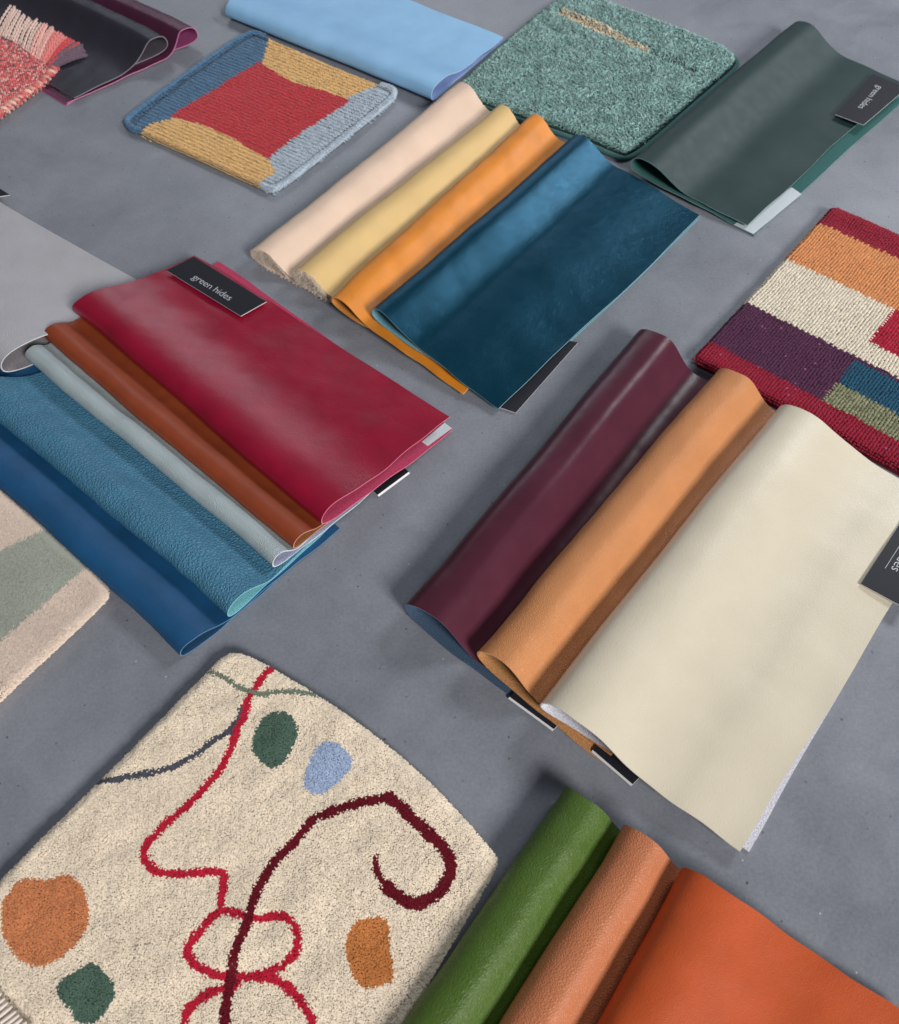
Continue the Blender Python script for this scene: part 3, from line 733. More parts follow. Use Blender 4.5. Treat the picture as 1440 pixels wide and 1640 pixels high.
def pile(parent, outline, z, spacing, regions, mats, rad, length, tilt=.3, lean=(0, 0), round_w=.008, sides=4, hfun=None, bend=.35, fat=(.75, 1.0, .7), tintf=None, lfun=None, lev=(0.0, .55, .93), zjit=.0004, soft=0.0):
    P = grid_points(outline, spacing)
    d, near = dist_poly(P, outline)
    outw = near - P
    outw /= np.linalg.norm(outw, axis=1, keepdims=True) + 1e-9
    e = np.clip(1 - d / round_w, 0, 1)
    n = len(P)
    top = z - e ** 2 * min(length, z) * .55
    if hfun is not None: top = top + hfun(P)
    ln = length * rng.uniform(.85, 1.12, n)
    tv = np.zeros((n, 3))
    tv[:, :2] = rng.normal(0, tilt, (n, 2)) + np.array(lean) + outw * (e * 1.0)[:, None]
    if lfun is not None: tv[:, :2] += lfun(P)
    tv[:, 2] = 1
    tv /= np.linalg.norm(tv, axis=1, keepdims=True)
    tv *= ln[:, None]
    base = np.zeros((n, 3)); base[:, :2] = P - tv[:, :2] * .6 - outw * (e * length * .45)[:, None]
    base[:, 2] = np.maximum(top + rng.normal(0, zjit, n) - tv[:, 2], .0004)
    reg = np.array(regions(P))
    tint = rng.uniform(0, 1, n) if tintf is None else np.clip(rng.uniform(0, 1, n) + tintf(P), 0, 1)
    for name, code in mats:
        m_ = reg == code[0]
        if not m_.any(): continue
        v, q, t, k = tufts(base[m_], tv[m_], rad * rng.uniform(.8, 1.2, m_.sum()), sides, fat=fat, bend=bend, lev=lev)
        nv = None
        if soft:
            # fine wool has no hard facets: its shading follows the nap rather than each yarn end
            ax = tv[m_] / np.linalg.norm(tv[m_], axis=1, keepdims=True)
            cen = v.reshape(-1, k, 3).mean(1)
            rad_v = (v.reshape(-1, k, 3) - cen[:, None])
            rad_v /= np.linalg.norm(rad_v, axis=2, keepdims=True) + 1e-9
            nv = (rad_v * (1 - soft) + (ax + [0, 0, 1])[:, None] * soft).reshape(-1, 3)
            nv /= np.linalg.norm(nv, axis=1, keepdims=True) + 1e-9
        link(name, mesh_np(name, v, q, t, tint=np.repeat(tint[m_], k), normals=nv), parent, [code[1]], kind='stuff')

# ------------------------------------------------------------------ the leather swatches
G_LEFT = 'overlapping swatches in the left stack'
G_TOP = 'overlapping swatches in the upper middle stack'
G_RIGHT = 'overlapping swatches in the right stack'
G_LOW = 'overlapping swatches in the lower right stack'

def ed(*c): return suede('cut_edge', lin(*c), .12)

roots = {}
def add_swatch(key, label, grain, flesh, edge, **k):
    roots[key] = swatch(key, label, grain, suede('flesh_side', lin(*flesh)), ed(*edge), seed=len(roots), **k)

add_swatch('navy', 'smooth deep navy blue leather swatch at the bottom of the left stack', leather('navy_leather', lin(22, 78, 122), .5, 'suede', .4, .16), (40, 76, 112), (96, 140, 176), group=G_LEFT, wave=.5)
add_swatch('slateblue', 'steel blue pebbled leather swatch lying between the navy and pale grey ones', leather('steel_blue_leather', lin(70, 124, 154), .46, 'pebble', .9, .07, cell=290), (130, 196, 206), (136, 200, 212), group=G_LEFT, wave=.5)
add_swatch('palegrey', 'pale grey pebbled leather swatch between the steel blue and chestnut ones', leather('pale_grey_leather', lin(172, 186, 190), .5, 'pebble', .6, .05, cell=520), (168, 174, 200), (226, 232, 240), group=G_LEFT, wave=.5)
add_swatch('chestnut', 'chestnut brown leather swatch tucked under the burgundy one', leather('chestnut_leather', lin(140, 62, 32), .5, 'smooth', .15, .1), (158, 104, 68), (214, 152, 128), group=G_LEFT, wave=.5)
add_swatch('burgundy', 'glossy burgundy red leather swatch with a black printed card, on top of the left stack', leather('burgundy_leather', lin(142, 8, 44), .33, 'smooth', .14, .14, spec=.65), (184, 70, 102), (226, 122, 148), group=G_LEFT, wave=1.6, dent=0.35)
add_swatch('silver', 'large pale silver grey leather swatch cut off by the left edge of the picture', leather('silver_leather', lin(186, 186, 192), .5, 'fine', .6, .05, cell=620), (150, 146, 152), (214, 212, 216), wave=.6, dent=0.4)
add_swatch('blush', 'pale blush suede swatch at the left end of the upper middle stack', leather('blush_suede', lin(226, 200, 180), .9, 'suede', .5, .05, spec=.2), (240, 212, 192), (240, 216, 198), thick=2.2, group=G_TOP, wave=.5, fray=.35)
add_swatch('straw', 'straw yellow shearling swatch with a cream fleece underside, between blush and amber', leather('straw_leather', lin(214, 182, 122), .55, 'suede', .25, .05), (242, 226, 206), (242, 226, 206), thick=4.2, group=G_TOP, wave=.5, fray=.3)
add_swatch('amber', 'amber orange waxed leather swatch tucked under the petrol blue one', leather('amber_leather', lin(220, 134, 36), .5, 'smooth', .2, .14), (206, 138, 66), (240, 186, 120), group=G_TOP, wave=.4)
add_swatch('petrol', 'shiny petrol blue crinkled metallic leather swatch on top of the upper middle stack', leather('petrol_leather', lin(10, 58, 76), .30, 'crinkle', .21, .06, metallic=.42, spec=.7, cell=520, stint=(.3, .62, 1, 1)), (112, 164, 178), (158, 200, 212), thick=1.0, group=G_TOP, wave=1.2, dent=0.35)
add_swatch('forest', 'dark green matte leather swatch with a black card beside the teal shaggy rug', leather('forest_leather', lin(37, 58, 59), .52, 'suede', .10, .10, spec=.35), (62, 104, 102), (140, 176, 178), thick=1.0, wave=2.2, dent=0.2)
add_swatch('sky', 'sky blue leather swatch folded above the red centred kilim', leather('sky_leather', lin(142, 190, 230), .5, 'smooth', .2, .05), (150, 176, 226), (176, 206, 240), wave=.9, dent=0.5)
add_swatch('plum', 'dark plum leather swatch with a pink lining, under the black one', leather('plum_leather', lin(76, 32, 58), .42, 'smooth', .1, .06), (146, 70, 116), (206, 130, 168), group='swatches in the top left corner', wave=.5)
add_swatch('black', 'black leather swatch folded in the top left corner under the pink woven sample', leather('black_leather', lin(44, 42, 53), .45, 'smooth', .1, .05), (84, 78, 88), (140, 136, 146), group='swatches in the top left corner', wave=.6)
add_swatch('aubergine', 'polished aubergine purple leather swatch at the left of the right stack', leather('aubergine_leather', lin(82, 38, 53), .30, 'smooth', .07, .12, spec=.3), (66, 86, 108), (120, 130, 156), group=G_RIGHT, wave=.5, dent=0.3)
add_swatch('tan', 'light tan grained leather swatch between the aubergine and cream ones', leather('tan_leather', lin(206, 138, 86), .46, 'fine', .5, .06, cell=620), (186, 134, 88), (230, 178, 130), group=G_RIGHT, wave=.5)
add_swatch('cream', 'large cream leather swatch with a black card on top of the right stack', leather('cream_leather', lin(214, 205, 184), .38, 'crinkle', .20, .03, cell=300), (212, 212, 222), (236, 234, 228), group=G_RIGHT, wave=1.5, dent=0.3)
add_swatch('green', 'grass green creased leather swatch beside the squiggle patterned rug', leather('green_leather', lin(74, 102, 32), .40, 'crinkle', .65, .06, cell=300), (78, 96, 58), (120, 140, 90), group=G_LOW, wave=.5)
add_swatch('brown', 'caramel brown grained leather swatch between the green and burnt orange ones', leather('caramel_leather', lin(194, 118, 78), .45, 'fine', .45, .06, cell=480), (170, 116, 84), (214, 160, 126), group=G_LOW, wave=.5)
add_swatch('orange', 'smooth burnt orange leather swatch in the bottom right corner', leather('orange_leather', lin(186, 78, 29), .52, 'suede', .4, .09, spec=.35), (196, 118, 76), (230, 150, 104), group=G_LOW, wave=1.2, dent=0.5)

# cards
c1 = card('label_card', 'burgundy', roots['burgundy'][0], CARD_BLACK, CARD_WHITE)
lettering(c1, 'green hides', .0128, (0, 1), (.50, .36), squeeze=1.12)
c2 = card('label_card', 'forest', roots['forest'][0], CARD_BLACK, CARD_WHITE)
lettering(c2, 'green hides', .0128, (0, 1), (.45, .45), squeeze=1.12)
c3 = card('label_card', 'cream', roots['cream'][0], CARD_BLACK, CARD_WHITE)
lettering(c3, 'green hides', .0128, (0, 1), (.50, .42), squeeze=1.12, rule=[(-.044, .034, -.0082, -.0078)])
card('label_card', 'silver', roots['silver'][0], CARD_BLACK, CARD_WHITE)
card('label_card', 'petrol', roots['petrol'][0], CARD_BLACK, CARD_WHITE)
card('label_card', 'chest', roots['chestnut'][0], CARD_BLACK, CARD_WHITE, 1.5, lip=1.6)
card('label_card', 'aub', roots['aubergine'][0], CARD_BLACK, CARD_WHITE, 1.6, lip=1.6)
card('label_card', 'tan', roots['tan'][0], CARD_BLACK, CARD_WHITE, 1.6, lip=1.6)
card('sticker', 'burg_sticker', roots['burgundy'][0], STICKER, STICKER, .15)
card('sticker', 'forest_sticker', roots['forest'][0], STICKER, STICKER, .15)

# fleece showing along the cut ends of the two suede swatches
def fleece(key, count, lo, hi, length, mat, inner):
    root, C = roots[key]
    P = SWATCH[key]
    tv = np.array([math.cos(P['ang']), math.sin(P['ang']), 0])
    curve = C[0]
    k = rng.integers(lo, hi, count)
    base = curve[k] + rng.normal(0, .0006, (count, 3))
    dirv = -tv[None] * rng.uniform(.3, 1.0, (count, 1)) + rng.normal(0, .45, (count, 3))
    dirv[:, 2] -= .15
    # wool filling the open end of the fold
    m = rng.integers(1, 22, inner)
    f = rng.uniform(.05, .95, (inner, 1))
    b2 = curve[34 - np.minimum(m, 15)] * (1 - f) + curve[34 + m] * f + tv * rng.uniform(-.0005, .006, (inner, 1))
    d2 = -tv[None] * rng.uniform(.2, .8, (inner, 1)) + rng.normal(0, .6, (inner, 3))
    base = np.concatenate([base, b2]); dirv = np.concatenate([dirv, d2])
    count = len(base)
    dirv *= (length * rng.uniform(.4, 1.1, count))[:, None]
    dirv[:, 2] = np.maximum(dirv[:, 2], -base[:, 2] + .0004)
    v, q, t, kk = tufts(base, dirv, .00030, 3, fat=(1, .9, .5), bend=.5)
    v[:, 2] = np.maximum(v[:, 2], .0003)
    link('fleece', mesh_np('fleece', v, q, t, tint=np.repeat(rng.uniform(0, 1, count), kk)), root, [mat], kind='stuff')
wool = yarn('fleece_wool', lin(246, 230, 212), .08, .9, .5)
fleece('straw', 1800, 6, 38, .0036, wool, 7000)
fleece('blush', 1200, 16, 44, .0017, wool, 7000)

# ------------------------------------------------------------------ squiggle patterned cut-pile rug
BACK = plain('rug_backing', lin(150, 140, 124), .9)
def cream_rug():
    D = CREAM_RUG
    root = empty('pile_rug', (D['outline'][0][0], D['outline'][0][1], 0), 'cream cut pile rug sample with red squiggles and coloured patches', 'rug')
    out = smooth_closed(D['outline'], 2)
    slab('backing', inset(out, .007), .0004, D['z'] - .0024, plain('cream_backing', lin(232, 220, 200), .95), root)
    names = ['pile', 'crimson_line', 'dark_red_curl', 'sage_line', 'slate_line', 'green_patch', 'blue_patch', 'orange_patch', 'ochre_patch']
    cols = [lin(250, 233, 210), lin(200, 28, 58), lin(108, 6, 28), lin(128, 138, 122), lin(86, 88, 100), lin(84, 110, 96), lin(168, 186, 218), lin(214, 136, 90), lin(206, 130, 72)]
    mats = [(nm, (i, yarn(nm + '_wool', c, .09, .9, .4, fine=0))) for i, (nm, c) in enumerate(zip(names, cols))]
    def regions(P):
        Q = P + rng.normal(0, .00075, P.shape)
        r = np.zeros(len(P), int)
        for nm, polys in D['patches'].items():
            for pl in polys: r[inside(Q, smooth_closed(pl, 2))] = names.index(nm)
        for nm in ('slate_line', 'crimson_line', 'dark_red_curl', 'sage_line'):
            for w, pl in D['lines'][nm]:
                d, _ = dist_poly(Q, smooth_open(pl, 2), False)
                r[d < w * .5 * (1 + .18 * lat_noise(Q, 60, 3))] = names.index(nm)
        return r
    def hf(P): return .0006 * lat_noise(P, 28, 5) + .0005 * lat_noise(P, 70, 6)
    def lf(P): return np.stack([lat_noise(P, 26, 8), lat_noise(P, 26, 9)], 1) * .14
    pile(root, out, D['z'], .00112, regions, mats, .00092, .0046, .12, (-.03, -.06), .009, 3, hf, lfun=lf, fat=(.95, 1.1), lev=(0, .88), zjit=.00022, soft=.5, tintf=lambda P: .25 * lat_noise(P, 12, 77))
cream_rug()

# ------------------------------------------------------------------ blush and sage pile rug at the left
def sage_rug():
    D = SAGE_RUG
    root = empty('pile_rug', (D['outline'][0][0], D['outline'][0][1], 0), 'soft blush pink pile rug sample with a sage green stripe, at the left edge', 'rug')
    out = smooth_closed(D['outline'], 2)
    slab('backing', inset(out, .009), .0004, D['z'] - .0045, plain('blush_backing', lin(205, 188, 172), .95), root)
    mats = [('pile', (0, yarn('blush_wool', lin(236, 216, 200), .08, .8, .5, fine=0))), ('sage_band', (1, yarn('sage_wool', lin(178, 182, 170), .08, .8, .5, fine=0)))]
    def regions(P):
        Q = P + rng.normal(0, .0012, P.shape)
        return inside(Q, D['bands']['sage_band']).astype(int)
    def lf(P): return np.stack([lat_noise(P, 14, 21), lat_noise(P, 14, 22)], 1) * .18 + np.array([.35, .2])
    pile(root, out, D['z'], .00108, regions, mats, .00072, .0085, .16, (0, 0), .012, 3, None, lfun=lf, fat=(.9, 1.0), lev=(0, .8), zjit=.0003, soft=.55)
sage_rug()

# ------------------------------------------------------------------ teal shaggy rug
def teal_rug():
    D = TEAL_RUG
    root = empty('shaggy_rug', (D['outline'][0][0], D['outline'][0][1], 0), 'teal green shaggy rug sample with a thin beige stripe', 'rug')
    out = smooth_closed(D['outline'], 2)
    slab('backing', inset(out, .004), .0004, .007, plain('teal_backing', lin(40, 74, 72), .9), root)
    mats = [('pile', (0, yarn('teal_wool', lin(150, 192, 188), .42, .7, .5))), ('beige_stripe', (1, yarn('beige_wool', lin(252, 236, 206), .12, .9, .3)))]
    def regions(P): return inside(P + rng.normal(0, .0006, P.shape), D['strip']).astype(int)
    def hf(P):
        d, _ = dist_poly(P, D['groove'], False)
        d2, _ = dist_poly(P, D['groove2'], False)
        d3, _ = dist_poly(P, out)
        return -.0075 * np.exp(-(d / .0065) ** 2) - .004 * np.exp(-(d2 / .006) ** 2) + .0006 * lat_noise(P, 33, 31) - .0012 * np.exp(-((d3 - .012) / .003) ** 2) + .0040 * inside(P, D['strip'])
    def lf(P): return np.stack([lat_noise(P, 18, 33), lat_noise(P, 18, 34)], 1) * .20 + np.array([-.35, -.4])
    pile(root, out, D['z'], .0020, regions, mats, .0012, .0110, .48, (0, 0), .010, 3, hf, lfun=lf, bend=.6, fat=(.95, .9), lev=(0, .7), soft=.25, zjit=.0008)
    # corded binding round the base
    p = inset(out, -.0005)
    V, Q = tube(np.concatenate([np.column_stack([p, np.full(len(p), .0035)]), [[p[0][0], p[0][1], .0035]]]), .0032, 8)
    link('binding', mesh_np('binding', V, Q, tint=np.full(len(V), .3)), root, [yarn('teal_binding_wool', lin(70, 118, 116), .2)])

def tube(path, rad, sides=7, taper=None):
    path = np.asarray(path, float)
    n = len(path)
    t = np.gradient(path, axis=0); t /= np.linalg.norm(t, axis=1, keepdims=True) + 1e-12
    s = np.cross(t, np.array([0, 0, 1.0])); s /= np.linalg.norm(s, axis=1, keepdims=True) + 1e-12
    u = np.cross(s, t)
    rad = np.broadcast_to(rad, (n,))
    V = np.zeros((n, sides, 3))
    for k in range(sides):
        a = 2 * math.pi * k / sides
        V[:, k] = path + (s * math.cos(a) + u * math.sin(a)) * rad[:, None]
    q = [(i * sides + k, i * sides + (k + 1) % sides, (i + 1) * sides + (k + 1) % sides, (i + 1) * sides + k) for i in range(n - 1) for k in range(sides)]
    return V.reshape(-1, 3), np.array(q)
teal_rug()

# ------------------------------------------------------------------ woven samples made of stitches
def weave(root, P, axis_ang, z, regions, mats, length, rad, hfun=None, slant=.0, zj=.0003, aj=.10):
    n = len(P)
    reg = np.array(regions(P))
    a = axis_ang + rng.normal(0, aj, n) + slant
    ax = np.stack([np.cos(a), np.sin(a), rng.normal(0, .06, n)], 1)
    cen = np.column_stack([P, np.full(n, z) + rng.normal(0, zj, n) + (hfun(P) if hfun else 0)])
    tint = rng.uniform(0, 1, n)
    for name, code in mats:
        m_ = reg == code[0]
        if not m_.any(): continue
        v, q, k = stitches(cen[m_], ax[m_], length * rng.uniform(.9, 1.15, m_.sum()), rad * rng.uniform(.88, 1.15, m_.sum()))
        link(name, mesh_np(name, v, q, tint=np.repeat(tint[m_], k)), root, [code[1]], kind='stuff')

def lattice(o, ang, u0, u1, v0, v1, du, dv, jit=.1, brick=True):
    us = np.arange(u0, u1, du); vs_ = np.arange(v0, v1, dv)
    U, V = np.meshgrid(us, vs_)
    if brick: U[1::2] += du / 2
    U = U + rng.uniform(-jit, jit, U.shape) * du; V = V + rng.uniform(-jit, jit, V.shape) * dv
    L = np.stack([U.ravel(), V.ravel()], 1)
    c, s = math.cos(ang), math.sin(ang)
    return np.stack([o[0] + c * L[:, 0] - s * L[:, 1], o[1] + s * L[:, 0] + c * L[:, 1]], 1), L

def fuzz(root, P, z, count, length, mats_reg, mat_by, rad=.00012):
    """loose wool fibres standing off the weave"""
    k = rng.integers(0, len(P), count)
    base = np.column_stack([P[k] + rng.normal(0, .001, (count, 2)), np.full(count, z) + rng.normal(0, .0003, count)])
    d = rng.normal(0, 1, (count, 3)); d[:, 2] = np.abs(d[:, 2]) * .7
    d *= (length * rng.uniform(.4, 1.1, count))[:, None] / (np.linalg.norm(d, axis=1, keepdims=True) + 1e-9)
    reg = np.array(mats_reg(base[:, :2]))
    for code, mat in mat_by:
        m_ = reg == code
        if not m_.any(): continue
        v, q, t, kk = tufts(base[m_], d[m_], rad, 3, fat=(1, .8, .5), bend=.9)
        link('fuzz', mesh_np('fuzz', v, q, t, tint=np.repeat(rng.uniform(.4, 1, m_.sum()), kk)), root, [mat], kind='stuff')

def kilim():
    D = KILIM
    root = empty('kilim_rug', (D['outline'][0][0], D['outline'][0][1], 0), 'flat woven rug sample with red centre and blue, ochre and grey bands', 'rug')
    out = smooth_closed(D['outline'], 2)
    slab('backing', inset(out, .0080), .0004, D['z'] - .0042, plain('kilim_backing', lin(140, 142, 146), .9), root)
    a, b = np.array(D['weft'][0]), np.array(D['weft'][1])
    ang = math.atan2(b[1] - a[1], b[0] - a[0])
    P, _ = lattice(a, ang, -.08, .33, -.06, .36, .0046, .0014, .10)
    P = P[inside(P, inset(out, .0022))]
    names = ['ochre_band', 'red_centre', 'blue_band', 'grey_band']
    cols = [(226, 184, 122), (192, 44, 56), (74, 114, 148), (176, 190, 204)]
    mats = [(nm, (i, yarn(nm + '_wool', lin(*c), .16, .9, .4))) for i, (nm, c) in enumerate(zip(names, cols))]
    def regions(P):
        ph = lat_noise(P, 120, 41) * .0022
        Q = P + rng.normal(0, .0004, P.shape) + np.array([math.cos(ang), math.sin(ang)])[None] * ph[:, None]
        r = np.zeros(len(P), int)
        for nm in ('grey_band', 'blue_band', 'red_centre'):
            r[inside(Q, D['parts'][nm])] = names.index(nm)
        return r
    gb = np.array(D['parts']['grey_band'])
    def hf(P):
        d, _ = dist_poly(P, out)
        h = -.0078 * np.clip(1 - (d - .0022) / .0045, 0, 1) ** 2 + .0005 * lat_noise(P, 14, 42)
        # rolled hem along the grey and blue ends
        e1 = np.abs(d - .0105)
        g = inside(P, gb) | inside(P, D['parts']['blue_band'])
        vv = -(P[:, 0] - a[0]) * math.sin(ang) + (P[:, 1] - a[1]) * math.cos(ang)
        h = h + np.where(inside(P, D['parts']['red_centre']), .0003, .0006) * np.sin(vv * 6.283 / .0064 + 1.2 * lat_noise(P, 9, 45))
        return h - g * .0028 * np.exp(-(e1 / .0025) ** 2) + g * .0022 * np.exp(-((d - .0045) / .0032) ** 2)
    weave(root, P, ang, D['z'] - .0009, regions, mats, .0058, .00086, hf, aj=.035, zj=.00022)
    # corded hems wrapped with yarn along the blue and the grey end
    for hem, code in (('blue_hem', 2), ('grey_hem', 3)):
        pth = smooth_open(D[hem], 2)
        seg = np.linalg.norm(np.diff(pth, axis=0), axis=1); cum = np.concatenate([[0], np.cumsum(seg)])
        Vs, Qs, k0 = [], [], 0
        for dd in np.arange(0, cum[-1], .0015):
            x = np.array([np.interp(dd, cum, pth[:, j]) for j in range(2)])
            x2 = np.array([np.interp(min(dd + .003, cum[-1]), cum, pth[:, j]) for j in range(2)]) - np.array([np.interp(max(dd - .003, 0), cum, pth[:, j]) for j in range(2)])
            x2 /= np.linalg.norm(x2); nn = np.array([-x2[1], x2[0]])
            if nn @ (out.mean(0) - x) < 0: nn = -nn
            r = .0040 * rng.uniform(.9, 1.1)
            th = np.linspace(-.2 * math.pi, 1.05 * math.pi, 9)
            pp = np.array([[*(x + nn * (.0042 - r * math.cos(t)) + x2 * (.0012 * (t - 1.5) + rng.normal(0, .00015))), .0043 + r * math.sin(t)] for t in th])
            pp[:, 2] = np.maximum(pp[:, 2], .0013)
            v, q = tube(pp, .00105, 6)
            Vs.append(v); Qs.append(q + k0); k0 += len(v)
        V = np.concatenate(Vs)
        link(hem, mesh_np(hem, V, np.concatenate(Qs), tint=np.repeat(rng.uniform(.2, .9, len(Vs)), len(Vs[0]))), root, [mats[code][1][1]], kind='stuff')
    fuzz(root, P, D['z'] - .0004, 9000, .0026, regions, [(i, m[1][1]) for i, m in enumerate(mats)])
kilim()

def stripe_rug():
    D = STRIPE_RUG
    root = empty('woven_rug', (D['o'][0], D['o'][1], 0), 'thick ribbed woven rug sample with crimson, orange, cream and purple blocks', 'rug')
    c, s = math.cos(D['ang']), math.sin(D['ang'])
    o = np.array(D['o'])
    Wd, Hd = .29, .326
    cor = [(.006, .0), (Wd, 0), (Wd, Hd), (.006, Hd), (.0, Hd - .006), (0, .006)]
    out = np.array([o + np.array([c * u - s * v, s * u + c * v]) for u, v in cor])
    slab('backing', inset(out, .003), .0004, D['z'] - .004, plain('weave_backing', lin(110, 30, 46), .9), root)
    P, L = lattice(o, D['ang'], .0012, Wd, .0012, Hd, .0034, .0019, .13, brick=False)
    P = P + np.stack([lat_noise(P, 22, 55), lat_noise(P, 22, 56)], 1) * .0006
    names = ['crimson_border', 'purple_block', 'olive_block', 'teal_block', 'cream_band', 'orange_band', 'red_block']
    cols = [(150, 12, 48), (84, 36, 72), (136, 138, 108), (20, 82, 110), (228, 218, 200), (220, 150, 96), (178, 18, 52)]
    mats = []
    for i, (nm, cc) in enumerate(zip(names, cols)):
        fl = dict(fleck=lin(150, 84, 132), flecks=.004) if nm in ('purple_block', 'crimson_border') else {}
        mats.append((nm, (i, yarn(nm + '_wool', lin(*cc), .13 if nm != 'olive_block' else .3, .88, .35, **fl))))
    def regions(P):
        d = P - o
        u = d[:, 0] * c + d[:, 1] * s; v = -d[:, 0] * s + d[:, 1] * c
        # alternate ribs interlock by half a stitch
        rib = np.round(u / .0034).astype(int)
        v = v + np.where(rib % 2 == 0, .0011, -.0011)
        rowi = np.round(v / .0019).astype(int)
        uu = u + np.where(rowi % 2 == 0, .0012, -.0012)
        r = np.full(len(P), 4)
        r[v < .112] = 1
        r[(v < .1065) & (uu > .1375)] = 3
        r[(v < .0655) & (uu > .1375)] = 2
        r[v < .0335] = 0
        r[v > .204] = 5
        r[(v > .141) & (v < .205) & (uu > .1365)] = 6
        r[v > .285] = 0
        return r
    def hf(P):
        d, _ = dist_poly(P, out)
        q = P - o
        v = -q[:, 0] * s + q[:, 1] * c
        bump = .0022 * np.exp(-((v - .012) / .012) ** 2) + .0022 * np.exp(-((Hd - .012 - v) / .012) ** 2)
        return -.006 * np.clip(1 - d / .006, 0, 1) ** 2 + .0005 * lat_noise(P, 18, 52) + bump
    weave(root, P, D['ang'], D['z'] - .0012, regions, mats, .0040, .00122, hf, slant=.18, zj=.00018)
    fuzz(root, P, D['z'], 9000, .0034, regions, [(i, m[1][1]) for i, m in enumerate(mats)])
stripe_rug()

# ------------------------------------------------------------------ pink woven sample with fringe
def two_ply(path, rad, turns, sides=6, seg=30):
    path = np.asarray(path, float)
    u = np.linspace(0, 1, seg)
    k = np.linspace(0, 1, len(path))
    c = np.stack([np.interp(u, k, path[:, i]) for i in range(3)], 1)
    t = np.gradient(c, axis=0); t /= np.linalg.norm(t, axis=1, keepdims=True)
    s = np.cross(t, [0, 0, 1.0]); s /= np.linalg.norm(s, axis=1, keepdims=True)
    w = np.cross(s, t)
    Vs, Qs, k0 = [], [], 0
    ph0 = rng.uniform(0, 6.28)
    for ply in (0, math.pi):
        a = u * turns * 2 * math.pi + ply + ph0
        p = c + (s * np.cos(a)[:, None] + w * np.sin(a)[:, None]) * rad * .5
        r = np.full(seg, rad * .62); r[-1] *= .35; r[0] *= .6
        v, q = tube(p, r, sides)
        Vs.append(v); Qs.append(q + k0); k0 += len(v)
    return np.concatenate(Vs), np.concatenate(Qs)

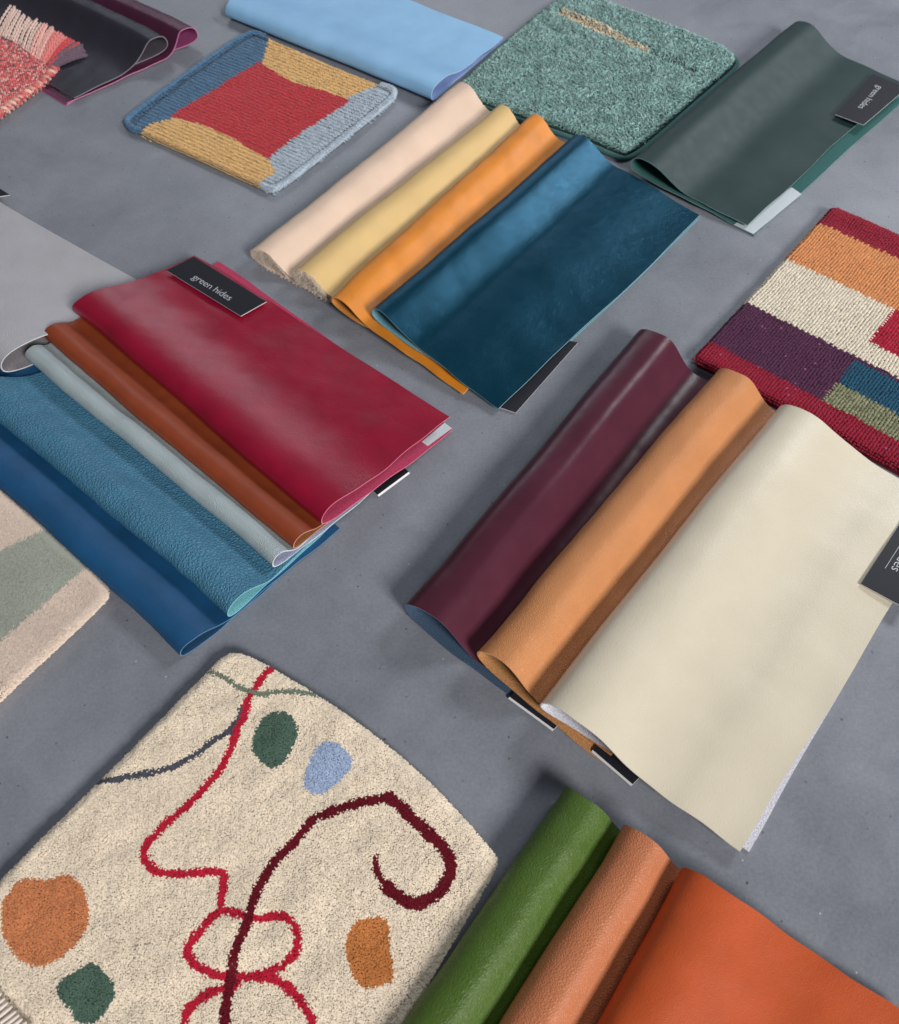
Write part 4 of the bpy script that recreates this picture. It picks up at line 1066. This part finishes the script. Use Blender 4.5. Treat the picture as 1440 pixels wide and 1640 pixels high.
def pink_rug():
    D = PINK_RUG
    root = empty('woven_sample', (D['outline'][0][0], D['outline'][0][1], 0), 'pink and red tweed woven sample with a thick yarn fringe, top left corner', 'woven sample')
    out = np.array(D['outline'])
    slab('backing', inset(out, .004), .0055, .0075, plain('tweed_backing', lin(150, 74, 78), .9), root)
    o = out[0]
    e = np.array(D['edge'][3]) - np.array(D['edge'][0])
    ang = math.atan2(e[1], e[0])
    P, _ = lattice(o, ang, -.06, .42, -.42, .42, .0042, .0024, .12)
    P = P[inside(P, out)]
    cols = [(212, 84, 88), (222, 128, 124), (230, 172, 162), (120, 84, 92), (190, 66, 74)]
    nm = ['red_yarn', 'salmon_yarn', 'pale_pink_yarn', 'grey_yarn', 'brick_yarn']
    mats = [(a, (i, yarn(a + '_wool', lin(*c), .15, .9, .35))) for i, (a, c) in enumerate(zip(nm, cols))]
    bd = np.array(D['border'][0])
    def regions(P):
        x = rng.uniform(0, 1, len(P)) + .18 * lat_noise(P, 20, 61)
        r = np.select([x < .28, x < .54, x < .72, x < .84], [0, 1, 2, 3], 4)
        d, _ = dist_poly(P, bd, False)
        r[(d < .008) & (rng.uniform(0, 1, len(P)) < .75)] = 3
        return r
    weave(root, P, ang + .5, D['z'] - .0008, regions, mats, .0050, .0016, lambda P: .0006 * lat_noise(P, 25, 62), zj=.0004)
    # fringe: every yarn is a part
    ks = np.linspace(0, len(D['fringe']) - 1, 66)
    fr = np.array(D['fringe'])
    pal = [((226, 196, 184), .0), ((232, 176, 166), .25), ((226, 130, 126), .42), ((208, 62, 70), .6), ((112, 80, 92), .70), ((206, 66, 70), .76), ((104, 82, 98), .82)]
    fm = [(yarn('fringe_wool', lin(*c), .15, .9, .35), t) for c, t in pal]
    for i, k in enumerate(ks):
        a = np.array([np.interp(k, range(len(fr)), fr[:, 0, j]) for j in range(3)])
        b = np.array([np.interp(k, range(len(fr)), fr[:, 1, j]) for j in range(3)])
        b[:2] += rng.normal(0, .0022, 2)
        b = a + (b - a) * .84
        a[:2] += (a - b)[:2] * .3
        f = i / (len(ks) - 1)
        mat = [m for m, t in fm if f >= t - 1e-6][-1]
        q = np.linspace(0, 1, 8)[:, None]
        path = a + (b - a) * q
        path[:, 2] += np.sin(q[:, 0] * math.pi * .8) * .004 + rng.uniform(0, .002) - .001
        path[:, 0] += np.sin(q[:, 0] * 5 + rng.uniform(0, 6)) * .0008
        path[:, 2] = np.maximum(path[:, 2], .008)
        V, Q = two_ply(path, .0017, 4)
        link('fringe_yarn', mesh_np('fringe_yarn', V, Q, tint=np.full(len(V), rng.uniform(.2, .9))), root, [mat])
    # binding stitches wrapped over the selvedge
    ed_ = np.array(D['edge'])
    seg = np.linalg.norm(np.diff(ed_, axis=0), axis=1); cum = np.concatenate([[0], np.cumsum(seg)])
    em = [yarn('selvedge_wool', lin(*c), .12, .9, .35) for c in ((222, 158, 146), (214, 110, 106), (234, 190, 176), (200, 76, 78))]
    for i, d in enumerate(np.arange(.004, cum[-1], .0078)):
        x = np.array([np.interp(d, cum, ed_[:, j]) for j in range(2)])
        n = np.array([-e[1], e[0]]) / np.linalg.norm(e)
        n = n if n @ (out.mean(0) - x) > 0 else -n
        th = np.linspace(-.35 * math.pi, .75 * math.pi, 9)
        path = np.array([[*(x + n * (.004 - .0058 * math.cos(t)) + rng.normal(0, .0002, 2) + (e / np.linalg.norm(e)) * (.0015 * t)), .0055 + .0048 * math.sin(t)] for t in th])
        path[:, 2] = np.maximum(path[:, 2], .0016)
        V, Q = tube(path, .0027 * np.array([.6, .9, 1, 1, 1, 1, 1, .9, .5]), 8)
        link('binding_stitch', mesh_np('binding_stitch', V, Q, tint=np.full(len(V), rng.uniform(.2, .9))), root, [em[rng.choice(4, p=[.45, .2, .25, .1])]])
pink_rug()

# ------------------------------------------------------------------ fringe of a mat in the bottom left corner, lying on the cream rug
def corner_mat():
    F = np.array(FRINGE)
    root = empty('fringed_mat', (F[0][0][0], F[0][0][1], 0), 'corner of a mat with pale stiff fringe lying on the cream rug, bottom left corner', 'mat')
    m = yarn('pale_cord', lin(226, 214, 204), .08, .7, .2)
    a0, a1 = F[0][0], F[-1][0]
    dv = (F[0][0] - F[0][1]); dv[2] = 0; dv /= np.linalg.norm(dv)
    c = [a0, a1, a1 + dv * .05, a0 + dv * .05]
    slab('woven_body', [(p[0], p[1]) for p in c], .0135, .0175, plain('mat_body', lin(196, 180, 166), .9), root)
    for a, b in F:
        p = np.linspace(0, 1, 6)[:, None] * (b - a) + a
        p[:, 2] += .0006
        V, Q = tube(p, np.array([1, 1, 1, 1, 1, .6]) * .0016, 7)
        V2 = np.concatenate([V, [p[-1]]]); t = [(35 + k, 35 + (k + 1) % 7, 42) for k in range(7)]
        link('fringe_cord', mesh_np('fringe_cord', V2, Q, t, tint=np.full(len(V2), rng.uniform(.3, .9))), root, [m])
corner_mat()
